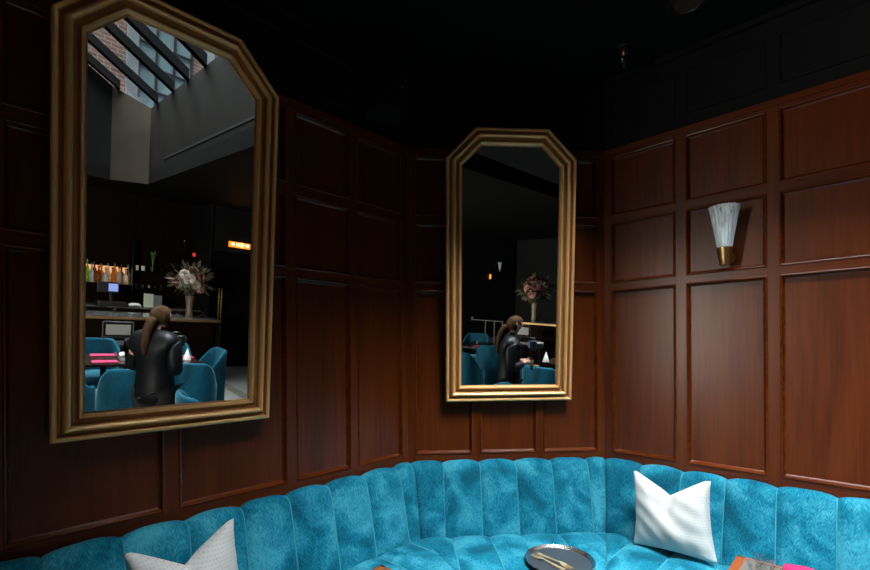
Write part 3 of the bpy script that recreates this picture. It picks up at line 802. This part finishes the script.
def cone(label, s, t):
    mb = MB(); n = 40; rows = []
    for z, r in ((0, .045), (.004, .046), (.05, .032), (.11, .013), (.145, .001)):
        rows.append([(r*(1+.06*math.cos(5*2*math.pi*k/n))*math.cos(2*math.pi*k/n), r*(1+.06*math.cos(5*2*math.pi*k/n))*math.sin(2*math.pi*k/n), z) for k in range(n)])
    mb.grid(rows, closed=True)
    return tag(mb.build('napkin_cone', M['white_cloth'], None, NP(s, t), smooth=True, angle=50), label, 'napkin', 'white napkin cones')
cone('white napkin folded to a cone, on right table of large mirror', 2.26, 1.91)
cone('white napkin cone right of the woman in the narrow mirror', 2.14, .79)
for lb, s_, t_ in (('clear tumbler on the left mirrored table', 2.40, 1.20), ('clear tumbler on the right mirrored table', 2.20, 1.82), ('clear tumbler on the table at left of narrow mirror', 2.75, -.80)):
    tumbler(lb, S(s_, t_, .7505), .8, 'tumblers on the dark tables')

# ------------------------------------------------------------------ bar
BT = 1.09
bar = thing('bar_counter', 'long dark marble bar counter with lit brass front edge, seen in both mirrors', 'bar', TR((0, 0, 0), ROT_A))
MB().bbox((4.05, -.78, BT-.04), (4.78, 2.95, BT), .006).build('marble_top', M['stone'], bar)
MB().bbox((4.035, -.79, BT-.045), (4.05, 2.95, BT-.012), .003).build('brass_edge', M['dim_brass'], bar)
MB().box((4.22, -.7, 0), (4.70, 2.9, BT-.04)).build('front_panel', M['bar_dark'], bar)
MB().tube([(4.12, -.7, .2), (4.12, 2.9, .2)], .02).build('foot_rail', M['brass'], bar)
bb = thing('back_counter', 'low dark counter behind the bar below the bottle shelf', 'counter', TR((0, 0, 0), ROT_A))
MB().bbox((5.55, .1, 0), (6.18, 3.1, 1.09), .006).build('cabinet', M['table_dark'], bb)
MB().bbox((5.53, .08, 1.09), (6.2, 3.12, 1.12), .004).build('counter_top', M['stone'], bb)
bwall = bpy.data.objects.new('wall_bar', None); COL.objects.link(bwall); structure(bwall); bwall.matrix_world = TR((0, 0, 0), ROT_A)
MB().box((6.4, -.9, 0), (6.55, 3.25, 3.148)).build('wall_field', M['bar_dark'], bwall)
gr = MB()
for t_ in (-.9, -.2, .5, 1.2, 2.12, 2.62, 3.2): gr.box((6.37, t_, 0), (6.40, t_+.05, 3.148))
for z_ in (1.45, 2.3, 2.75): gr.box((6.372, -.9, z_), (6.40, 3.25, z_+.05))
gr.build('wall_grid', M['bar_dark'], bwall)
MB().box((5.5, 3.2, 0), (6.4, 3.25, 3.148)).build('wall_side', M['black_wall'], bwall)
bs = thing('bottle_shelf', 'amber backlit bottle shelf above the back counter', 'shelf', TR((0, 0, 0), ROT_A))
MB().bbox((6.12, .9, 1.455), (6.37, 2.10, 1.475), .003).build('shelf_board', M['black_gloss'], bs)
MB().box((6.355, .95, 1.48), (6.368, 2.06, 1.78)).build('lit_back', M['shelf_glow'], bs)
MB().bbox((6.12, .88, 1.455), (6.37, .90, 2.1), .003).build('side_panel', M['black_gloss'], bs)
MB().bbox((6.12, 2.10, 1.2), (6.37, 2.12, 2.3), .003).build('side_panel', M['black_gloss'], bs)
for z_, lb in ((1.74, 'upper dark board of glassware right of the lit bottles'), (1.40, 'lower dark board of glassware right of the lit bottles')):
    b2 = thing('glass_shelf', lb, 'shelf', TR((0, 0, 0), ROT_A), 'glassware boards behind the bar')
    MB().bbox((6.14, 2.13, z_), (6.365, 2.68, z_+.018), .003).build('shelf_board', M['black_gloss'], b2)
    MB().box((6.33, 2.40, z_-.06), (6.36, 2.42, z_)).build('bracket', M['black_gloss'], b2)
b3 = thing('high_shelf', 'short high shelf beside the bar wall end holding red candle', 'shelf', TR((0, 0, 0), ROT_A))
MB().bbox((6.02, 2.85, 2.12), (6.37, 3.19, 2.14), .003).build('shelf_board', M['black_gloss'], b3)
MB().box((6.30, 2.88, 2.04), (6.36, 2.91, 2.12)).build('bracket', M['black_gloss'], b3)
# bottles
def bottle_profile(kind, k):
    h = .30 * k
    if kind == 0: return [(0, 0), (.036, 0), (.038, .01), (.038, h*.6), (.030, h*.7), (.014, h*.78), (.013, h*.95), (.016, h*.955), (.016, h), (0, h)]
    if kind == 1: return [(0, 0), (.042, 0), (.045, .01), (.045, h*.5), (.034, h*.62), (.015, h*.68), (.014, h*.88), (.019, h*.885), (.019, h*.97), (0, h*.97)]
    return [(0, 0), (.032, 0), (.034, .01), (.030, h*.35), (.034, h*.6), (.02, h*.72), (.013, h*.8), (.013, h*1.02), (.016, h*1.02), (.016, h*1.08), (0, h*1.08)]
protos = []
COLN = ['amber', 'green', 'clear', 'pale blue', 'brown', 'lime green']
KIND = ['straight sided', 'squat', 'waisted']
for r_ in range(2):
    for k in range(11):
        ci = [2, 0, 1, 5, 1, 3, 4, 3, 0, 2, 2][k] if r_ == 0 else [4, 0, 2, 0, 1, 4, 0, 2, 0, 4, 3][k]
        kd = (k + r_) % 3; sc_ = .85 + .13 * ((k * 7 + r_ * 3) % 4) / 3 + (.2 if r_ else 0)
        t_ = 1.0 + k * .101 + (.05 if r_ else 0)
        if t_ > 2.07: continue
        o = MB().lathe(bottle_profile(kd, sc_), 18).build('bottle', BOTTLES[ci], None, TR(S(6.19 + .09*r_, t_, 1.4755), ROT_A), smooth=True, angle=45)
        cp = MB().lathe([(.0, 0), (.0172, 0), (.0172, .03), (0, .03)], 12).build('cap', M['black'] if k % 2 else M['gold_side'], o, TR((0, 0, max(z for _, z in bottle_profile(kd, sc_)) - .012)))
        tag(o, '%s %s bottle, %s row of lit bar shelf, number %d from left' % (KIND[kd], COLN[ci], 'front' if r_ == 0 else 'back', k+1), 'bottle', 'bottles on the lit bar shelf')
GL = 'glasses on the dark bar shelf'
for k in range(10):
    if k in (2, 3): continue
    z_ = 1.759 if k < 5 else 1.419; t_ = 2.19 + (k % 5) * .105
    o = MB().lathe([(.0, 0), (.030, 0), (.036, .09), (.034, .09), (.028, .006), (0, .006)], 18, cap=False).build('shelf_glass', M['white_cloth'] if k in (0, 1) else M['drink_glass'], None, TR(S(6.24, t_, z_)), smooth=True, angle=50)
    tag(o, '%s on the %s board of the dark glass shelf, place %d from the bottles' % ('white cup' if k in (0, 1) else 'clear glass', 'upper' if k < 5 else 'lower', k % 5 + 1), 'glass', GL)
# till, menus, cloth, plant, candle
pos = thing('till_screen', 'point of sale till with small lit blue screen', 'till', TR(S(5.62, 1.70, 1.1205), ROT_A))
MB().bbox((-.10, -.20, 0), (.14, .22, .07), .01).build('till_base', M['black'], pos)
MB().bbox((.02, -.02, .06), (.06, .02, .25), .005).build('stand', M['black'], pos)
MB().bbox((-.02, -.20, .22), (.01, .10, .40), .006).build('monitor', M['black'], pos)
MB().box((-.024, -.045, .245), (-.019, .09, .375)).build('screen', M['screen'], pos)
for k, (t_, h_) in enumerate(((2.28, .24), (2.42, .22))):
    o = MB().box((-.004, -.075, 0), (.004, .075, h_)).build('menu_card', M['paper'] if k == 0 else M['stone_trim'], None, TR(S(5.72, t_, 1.1205), ROT_A + R_(10), 0, R_(8)))
    tag(o, ['upright pale green menu card on the back counter', 'upright buff menu card next to the pale green one'][k], 'menu', 'menu cards behind the bar')
napkin('folded white cloth on back counter left of the menu cards', NP(5.68, 2.06, 1.1205), .06, .09, 'white_cloth', None, .05)
pp = thing('potted_plant', 'small bright green potted plant on the top of the glass shelf', 'plant', TR(S(6.22, 2.445, 1.7595)))
MB().lathe([(0, 0), (.04, 0), (.05, .10), (.045, .10), (.04, .02), (0, .02)], 20, cap=False).build('pot', M['black'], pp, smooth=True)
lf = MB(); rl = random.Random(4)
for k in range(46):
    a = rl.uniform(0, 6.28); e = rl.uniform(.1, 1.4); L_ = rl.uniform(.035, .065)
    c = Vector((0, 0, .30)) + Vector((math.cos(a)*math.cos(e), math.sin(a)*math.cos(e), math.sin(e)*1.2)) * rl.uniform(.02, .06)
    d = Vector((math.cos(a), math.sin(a), rl.uniform(-.3, .8))).normalized(); sd = d.cross(Vector((0, 0, 1))).normalized() * L_ * .3
    lf.add([c, c + d*L_*.5 + sd, c + d*L_, c + d*L_*.5 - sd], [(0, 1, 2, 3)])
for k in range(6): lf.tube([(0, 0, .06), (.03*math.cos(k), .03*math.sin(k), .36)], .003, 5)
lf.build('leaves', M['leaf_bright'], pp)
o = MB().lathe([(.0, 0), (.028, 0), (.03, .07), (.027, .07), (.024, .01), (0, .01)], 20, cap=False).build('candle_holder', M['red_glow'], None, TR(S(6.08, 3.12, 2.1405)), smooth=True, angle=50)
tag(o, 'red glowing candle glass on the high shelf by the bar end', 'candle')
o = MB().lathe([(.0, 0), (.03, 0), (.03, .004), (.005, .008), (.005, .08), (.02, .12), (.032, .30), (.030, .30), (.018, .12), (0, .10)], 20, cap=False).build('flute_vase', M['drink_glass'], None, TR(S(6.14, 2.96, 2.1405)), smooth=True, angle=50)
tag(o, 'tall clear flute glass on the high shelf left of red candle', 'glass')

# flower arrangements
def blossom(r, rnd):
    mb = MB()
    for ring, (cnt, tilt, ln) in enumerate(((5, 1.25, .55), (7, .85, .75), (9, .45, .95), (10, .05, 1.0))):
        for k in range(cnt):
            a = 2*math.pi*(k + .5*ring)/cnt + rnd.uniform(-.1, .1); L_ = r*ln
            ca, sa = math.cos(a), math.sin(a); w_ = r*.34
            def P(x, y, z): return (ca*x - sa*y, sa*x + ca*y, z)
            rows = []
            for q in (0, .35, .7, 1.0):
                rad = L_*q*math.cos(tilt*(1-.4*q)); z = L_*q*math.sin(tilt*(1-.4*q)) - (.15*r*q*q if tilt < .3 else 0)
                ww = w_*math.sin(min(1, q*1.15+.12)*math.pi*.8)
                rows.append([P(rad, -ww, z+.02*r), P(rad*1.05, 0, z-.04*r), P(rad, ww, z+.02*r)])
            mb.grid(rows)
    return mb
def arrangement(label, p, seed, mats):
    rnd = random.Random(seed)
    root = thing('flower_arrangement', label, 'flowers', TR(p), 'vases of flowers on the bar')
    MB().lathe([(0, 0), (.055, 0), (.06, .01), (.05, .08), (.055, .22), (.07, .34), (.066, .34), (.05, .22), (.045, .04), (0, .03)], 28, cap=False).build('vase', M['ceramic'], root, smooth=True, angle=50)
    C_ = Vector((0, 0, .62))
    for k in range(17):
        g = k * 2.39996; y = 1 - 2*(k+.5)/17 * .88
        d = Vector((math.cos(g)*math.sqrt(1-y*y), math.sin(g)*math.sqrt(1-y*y), y*.75))
        q = d.to_track_quat('Z', 'Y').to_matrix().to_4x4()
        r_ = rnd.uniform(.06, .10)
        blossom(r_, rnd).build('blossom', M[mats[k % len(mats)]], root, Matrix.Translation(C_ + d*rnd.uniform(.20, .29)) @ q, smooth=True)
    fo = MB()
    for k in range(120):
        d = Vector((rnd.gauss(0, 1), rnd.gauss(0, 1), rnd.gauss(.2, .8))).normalized(); c = C_ + Vector((d.x*.24, d.y*.24, d.z*.2))
        L_ = rnd.uniform(.10, .2); sd = d.cross(Vector((rnd.random(), rnd.random(), 1))).normalized()*L_*.2
        fo.add([c, c+d*L_*.5+sd, c+d*L_, c+d*L_*.5-sd], [(0, 1, 2, 3)])
    for k in range(12):
        a = k*.55; fo.tube([(.02*math.cos(a), .02*math.sin(a), .06), (.03*math.cos(a), .03*math.sin(a), .34), (.16*math.cos(a), .16*math.sin(a), .60)], .004, 5)
    fo.build('foliage', M['leaf_dry'], root)
    return root
arrangement('cream and dusty pink bouquet on bar near its end in large mirror', S(4.58, 2.62, BT+.0005), 11, ['bl_cream', 'bl_pink', 'bl_plum', 'bl_pink', 'bl_cream'])
arrangement('pink and pale green bouquet on bar above the woman in narrow mirror', S(4.50, -.58, BT+.0005), 23, ['bl_pink', 'bl_plum', 'bl_green', 'bl_plum', 'bl_pink'])
for k, (s_, t_) in enumerate(((4.45, 2.30), (4.50, 2.42), (4.42, 2.78), (4.5, 1.55))):
    tumbler(['clear glass left of the bouquet on the bar', 'clear glass touching distance left of the bouquet vase', 'clear glass right of the bouquet at the bar end', 'lone clear glass in the middle of the bar'][k], S(s_, t_, BT+.0005), .85, 'glasses on the bar counter')

# stools
def make_stool(label, mw):
    root = thing('bar_stool', label, 'stool', mw, 'bar stools with pale backs')
    MB().bbox((-.20, -.20, .70), (.20, .20, .77), .02).build('seat', M['black'], root)
    MB().bbox((-.225, -.14, .90), (-.20, .14, 1.04), .008).build('back_pad', M['pale_leather'], root)
    f = MB()
    for y in (-.17, .17): f.tube([(-.21, y, .70), (-.215, y, 1.07)], .014, 8)
    f.tube([(-.215, -.17, 1.07), (-.215, .17, 1.07)], .014, 8); f.tube([(-.212, -.17, .87), (-.212, .17, .87)], .012, 8)
    f.build('back_frame', M['black_metal'], root)
    for sx in (-1, 1):
        for sy in (-1, 1): MB().tube([(sx*.17, sy*.17, .70), (sx*.20, sy*.20, 0)], .016, 8).build('leg', M['black_metal'], root)
    MB().tube([(-.19, -.19, .28), (.19, -.19, .28), (.19, .19, .28), (-.19, .19, .28), (-.19, -.19, .28)], .01, 8).build('foot_ring', M['brass'], root)
    return root
stl = make_stool('bar stool with pale grey back pad below the bottles in large mirror', TR(S(3.62, 1.40), ROT_A))
copy_thing(stl, TR(S(3.80, -.36), ROT_A), 'bar stool with pale grey back right of the woman in narrow mirror')

# post rail beside the bar
pr = thing('post_rail', 'slim pale metal post rail standing left of the woman in narrow mirror', 'rail', TR(S(4.3, -1.40), ROT_A))
for y in (-.19, .03, .22): MB().tube([(0, y, .02), (0, y, 1.02)], .014, 10).build('post', M['dull_metal'], pr)
MB().tube([(0, -.52, 1.03), (0, .24, 1.03)], .012, 10).build('top_rail', M['dull_metal'], pr)
MB().lathe([(0, 0), (.03, .0), (.035, .04), (.02, .07), (0, .07)], 16).build('finial', M['dull_metal'], pr, TR((0, -.52, 1.02)))
MB().bbox((-.12, -.3, 0), (.12, .3, .025), .004).build('base', M['black_metal'], pr)
ow = thing('amber_sconce', 'tiny orange candle sconce on the far dark wall in narrow mirror', 'lamp', TR(S(8.45, -4.06, 1.86), ROT_A + math.pi))
MB().lathe([(0, 0), (.03, 0), (.035, .1), (.03, .14), (0, .15)], 16).build('amber_glass', M['amber'], ow, smooth=True)
MB().box((-.02, .02, -.03), (.02, .042, .03)).build('backplate', M['brass'], ow)

# entrance door with long brass pull, amber bulb lamp above
d1 = bpy.data.objects.new('door_1', None); COL.objects.link(d1); structure(d1); d1.matrix_world = TR((0, 0, 0), ROT_A)
MB().box((5.56, 3.25, 0), (5.62, 4.30, 2.3)).build('door_leaf', M['black_gloss'], d1)
MB().box((5.56, 4.32, 0), (5.62, 5.0, 2.3)).build('door_leaf', M['black_gloss'], d1)
MB().box((5.56, 3.25, 2.3), (5.66, 5.0, 3.148)).build('door_header', M['black_wall'], d1)
hb = MB()
for y in (3.425, 3.475):
    hb.tube([(5.50, y, .42), (5.50, y, 1.58)], .012, 10)
    for z in (.6, 1.4): hb.tube([(5.50, y, z), (5.565, y, z)], .008, 8)
hb.build('door_handle', M['brass'], d1, smooth=True)
al = thing('amber_bulb_lamp', 'long amber lamp of glowing bulbs above the dark entrance door', 'lamp', TR(S(5.545, 3.78, 2.46), ROT_A))
MB().bbox((-.03, -.21, -.055), (.012, .21, .055), .006).build('housing', M['amber'], al)
for k in range(4): MB().lathe([(0, -.03), (.022, -.022), (.03, 0), (.022, .022), (0, .03)], 16).build('bulb', M['bulb'], al, TR((-.045, -.14+k*.094, .005)), smooth=True)

# ------------------------------------------------------------------ the woman in black
def skin_mesh(name, joints, edges, mat, parent, root=0, sub=2):
    me = bpy.data.meshes.new('t'); me.from_pydata([j[0] for j in joints], edges, []); me.update()
    ob = bpy.data.objects.new('t', me); COL.objects.link(ob)
    sk = ob.modifiers.new('s', 'SKIN'); sk.use_smooth_shade = True
    for i, j in enumerate(joints):
        r = j[1]; me.skin_vertices[0].data[i].radius = (r, r) if not isinstance(r, tuple) else r
        me.skin_vertices[0].data[i].use_root = (i == root)
    ss = ob.modifiers.new('d', 'SUBSURF'); ss.levels = sub; ss.render_levels = sub
    dg = bpy.context.evaluated_depsgraph_get(); dg.update()
    nm = bpy.data.meshes.new_from_object(ob.evaluated_get(dg))
    bpy.data.objects.remove(ob)
    nm.materials.clear(); nm.materials.append(mat)
    nm.polygons.foreach_set('use_smooth', [True]*len(nm.polygons))
    o = bpy.data.objects.new(name, nm); COL.objects.link(o); o.parent = parent
    return o
wo = thing('person', 'woman with long brown hair in black leather jacket, head bowed, holding a camera grip', 'person', TR((1.13, .47, 0), R_(8)) @ Matrix.Scale(.975, 4))
# x forward, y to her left; standing, elbows bent, both hands at the waist in front
J = [((0, 0, .86), (.085, .11)), ((0, 0, 1.02), (.065, .095)), ((-.01, 0, 1.18), (.08, .115)), ((-.01, 0, 1.28), (.06, .10)), ((.005, 0, 1.345), .047), ((.025, 0, 1.39), .045),      # 0-5 pelvis..neck
     ((.06, 0, 1.45), (.07, .062)), ((.068, 0, 1.525), (.078, .068)),                                                       # 6,7 head
     ((-.01, .165, 1.265), .052), ((-.03, .205, 1.02), .042), ((.10, .12, 1.04), .032), ((.160, .05, 1.06), .024),             # 8-11 left arm
     ((-.01, -.165, 1.265), .052), ((-.03, -.205, 1.02), .042), ((.10, -.12, 1.04), .032), ((.160, -.05, 1.06), .024),         # 12-15 right
     ((0, .09, .80), .085), ((.02, .095, .45), .056), ((.0, .10, .08), .038), ((.10, .105, .035), .034), ((.15, .105, .03), .026),
     ((0, -.09, .80), .085), ((.02, -.095, .45), .056), ((-.01, -.10, .08), .038), ((.09, -.105, .035), .034), ((.14, -.105, .03), .026)]
Eg = [(0,1),(1,2),(2,3),(3,4),(4,5),(5,6),(6,7),(3,8),(8,9),(9,10),(10,11),(3,12),(12,13),(13,14),(14,15),(0,16),(16,17),(17,18),(18,19),(19,20),(0,21),(21,22),(22,23),(23,24),(24,25)]
for sgn, wr in ((1, 11), (-1, 15)):
    wx, wy, wz = J[wr][0]
    pal = len(J); J.append(((wx+.045, wy-sgn*.012, wz+.0), (.020, .026))); Eg.append((wr, pal))
    for k in range(4):
        z = wz + .024 - k*.017; L_ = (.030, .034, .031, .025)[k]
        a = len(J)
        J.append(((wx+.070, wy-sgn*.006, z), .0085)); J.append(((wx+.070+L_, wy-sgn*.018, z), .0078)); J.append(((wx+.070+L_*.7, wy-sgn*.038, z), .0068))
        Eg += [(pal, a), (a, a+1), (a+1, a+2)]
    a = len(J); J.append(((wx+.045, wy-sgn*.024, wz+.034), .0095)); J.append(((wx+.078, wy-sgn*.034, wz+.042), .0082)); Eg += [(pal, a), (a, a+1)]
body = skin_mesh('body', J, Eg, M['skin'], wo)
# shape the face: nose, brow and chin, then eyes, mouth and ears
hd = Vector((.068, 0, 1.49))
for v in body.data.vertices:
    c = v.co
    if c.z > 1.40 and c.x > .10:
        c.x += .020 * math.exp(-((c.y)/.012)**2 - ((c.z-1.478)/.018)**2) + .010*math.exp(-(c.y/.02)**2 - ((c.z-1.425)/.014)**2)
        for sg in (1, -1): c.x -= .006*math.exp(-((c.y-sg*.028)/.012)**2 - ((c.z-1.498)/.01)**2)
fc = MB()
for sg in (1, -1): fc.lathe([(0, -.005), (.004, -.003), (.005, 0), (.004, .003), (0, .005)], 12, center=(.128, sg*.027, 1.498))
fc.build('eyes', M['black_gloss'], wo, smooth=True)
fm = MB(); fm.tube([(.134, -.018, 1.447), (.141, 0, 1.449), (.134, .018, 1.447)], [.003, .006, .003], 8); fm.build('lips', simple('lips', (.42, .12, .10), .5), wo, smooth=True)
fe = MB()
for sg in (1, -1): fe.tube([(.058, sg*.070, 1.46), (.050, sg*.078, 1.49), (.062, sg*.074, 1.512)], [.007, .009, .007], 8)
fe.build('ears', M['skin'], wo, smooth=True)
hc = MB(); rows = []
for i_ in range(15):
    el = R_(90 - i_ * 9.2); row = []
    for k in range(28):
        a = 2*math.pi*k/28
        # hairline: high over the face, low at the nape
        e2 = max(el, R_(30)) if abs(((a + math.pi) % (2*math.pi)) - math.pi) < R_(80) else el
        row.append((.050 + .098*math.cos(e2)*math.cos(a), .086*math.cos(e2)*math.sin(a), 1.478 + .100*math.sin(e2)))
    rows.append(row)
hc.grid(rows, closed=True)
hair = hc.build('hair', M['hair'], wo, smooth=True, angle=70)
pt = skin_mesh('ponytail', [((-.03, 0, 1.47), .040), ((-.075, .0, 1.44), .042), ((-.115, .0, 1.35), .040), ((-.135, .0, 1.24), .032), ((-.135, 0, 1.15), .014)], [(0,1),(1,2),(2,3),(3,4)], M['hair'], hair)
jk = [((0, 0, .66), (.155, .20)), ((0, 0, .90), (.135, .175)), ((0, 0, 1.05), (.125, .165)), ((-.01, 0, 1.18), (.140, .18)), ((-.01, 0, 1.285), (.115, .165)), ((.0, 0, 1.385), .078),
      ((-.01, .170, 1.265), .074), ((-.03, .212, 1.02), .060), ((.09, .125, 1.035), .047), ((.145, .07, 1.055), .038),
      ((-.01, -.170, 1.265), .074), ((-.03, -.212, 1.02), .060), ((.09, -.125, 1.035), .047), ((.145, -.07, 1.055), .038)]
skin_mesh('jacket', jk, [(0,1),(1,2),(2,3),(3,4),(4,5),(4,6),(6,7),(7,8),(8,9),(4,10),(10,11),(11,12),(12,13)], M['jacket'], wo)
tj = [((0, 0, .96), (.125, .16)), ((0, .092, .78), .105), ((.02, .097, .45), .066), ((.0, .102, .10), .054), ((0, -.092, .78), .105), ((.02, -.097, .45), .066), ((-.01, -.102, .10), .054)]
skin_mesh('trousers', tj, [(0,1),(1,2),(2,3),(0,4),(4,5),(5,6)], M['trousers'], wo)
sh = MB()
for sg, ox in ((1, .0), (-1, -.01)): sh.bbox((ox-.06, sg*.103-.042, 0), (ox+.19, sg*.103+.042, .075), .025)
sh.build('shoes', M['black'], wo, smooth=True, angle=50)
cm = thing('camera_grip', 'black camera on a handheld grip in front of the woman', 'camera', TR((1.13, .47, 0), R_(8)) @ TR((.242, 0, .045)))
MB().tube([(0, 0, .90), (0, 0, 1.13)], .014, 12).build('grip_handle', M['black'], cm)
MB().bbox((-.035, -.07, 1.13), (.035, .07, 1.225), .01).bbox((-.03, -.025, 1.22), (.03, .025, 1.255), .008).build('camera_body', M['black'], cm)
MB().lathe([(0, 0), (.033, 0), (.034, .06), (.030, .085), (.0, .085)], 24).build('lens_barrel', M['black'], cm, TR((.035, 0, 1.175), 0, 0, R_(90)), smooth=True, angle=50)
MB().lathe([(0, .086), (.026, .086), (.0, .090)], 24).build('lens_glass', M['lens'], cm, TR((.035, 0, 1.175), 0, 0, R_(90)), smooth=True)
MB().box((-.038, -.045, 1.145), (-.0345, .045, 1.21)).build('rear_screen', simple('dim camera screen', (.02, .03, .05), .2, emit=(.25, .45, .8), estr=.25), cm)

# ------------------------------------------------------------------ light
W = bpy.data.worlds.new('overcast'); sc.world = W; W.use_nodes = True
bg = W.node_tree.nodes['Background']; bg.inputs['Color'].default_value = (.72, .86, 1.0, 1); bg.inputs['Strength'].default_value = 0.9
def light(name, kind, loc, direction=None, **k):
    d = bpy.data.lights.new(name, kind)
    for a, b_ in k.items(): setattr(d, a, b_)
    o = bpy.data.objects.new(name, d); COL.objects.link(o); o.location = loc
    if direction is not None: o.rotation_euler = Vector(direction).to_track_quat('-Z', 'Y').to_euler()
    return o
light('overcast_daylight', 'SUN', (0, 0, 12), (AX*-.14 + BX*.32 + Vector((0, 0, -1))), energy=72.0, angle=R_(70), color=(.93, .97, 1.0))
win = light('street_window_daylight', 'AREA', S(SX-.30, -2.80, 1.85), AX + Vector((0, 0, -.05)), energy=800, shape='RECTANGLE', size=2.0, size_y=1.9, color=(1.0, .92, .82))
light('amber_lamp_light', 'POINT', S(5.44, 3.78, 2.46), energy=.15, color=(1, .5, .15), shadow_soft_size=.05)

# ------------------------------------------------------------------ camera
cd = bpy.data.cameras.new('camera'); co = bpy.data.objects.new('camera', cd); COL.objects.link(co); sc.camera = co
FPX = 456.1
cd.sensor_width = 36; cd.sensor_fit = 'HORIZONTAL'; cd.lens = 36 * FPX / 870
cd.shift_x = 0; cd.shift_y = (347.7 - 285) / 870
cd.clip_start = .02
co.matrix_world = Matrix.Translation((0, 0, EYE)) @ Matrix.Rotation(R_(90), 4, 'X') @ Matrix.Rotation(R_(-.35), 4, 'Z')
vs = sc.view_settings; vs.view_transform = 'Standard'; vs.look = 'None'; vs.gamma = 1; vs.exposure = 0.3; vs.use_curve_mapping = False
cy = sc.cycles
cy.use_denoising = True; cy.caustics_reflective = False; cy.caustics_refractive = False
cy.max_bounces = 10; cy.transparent_max_bounces = 16; cy.sample_clamp_indirect = 6
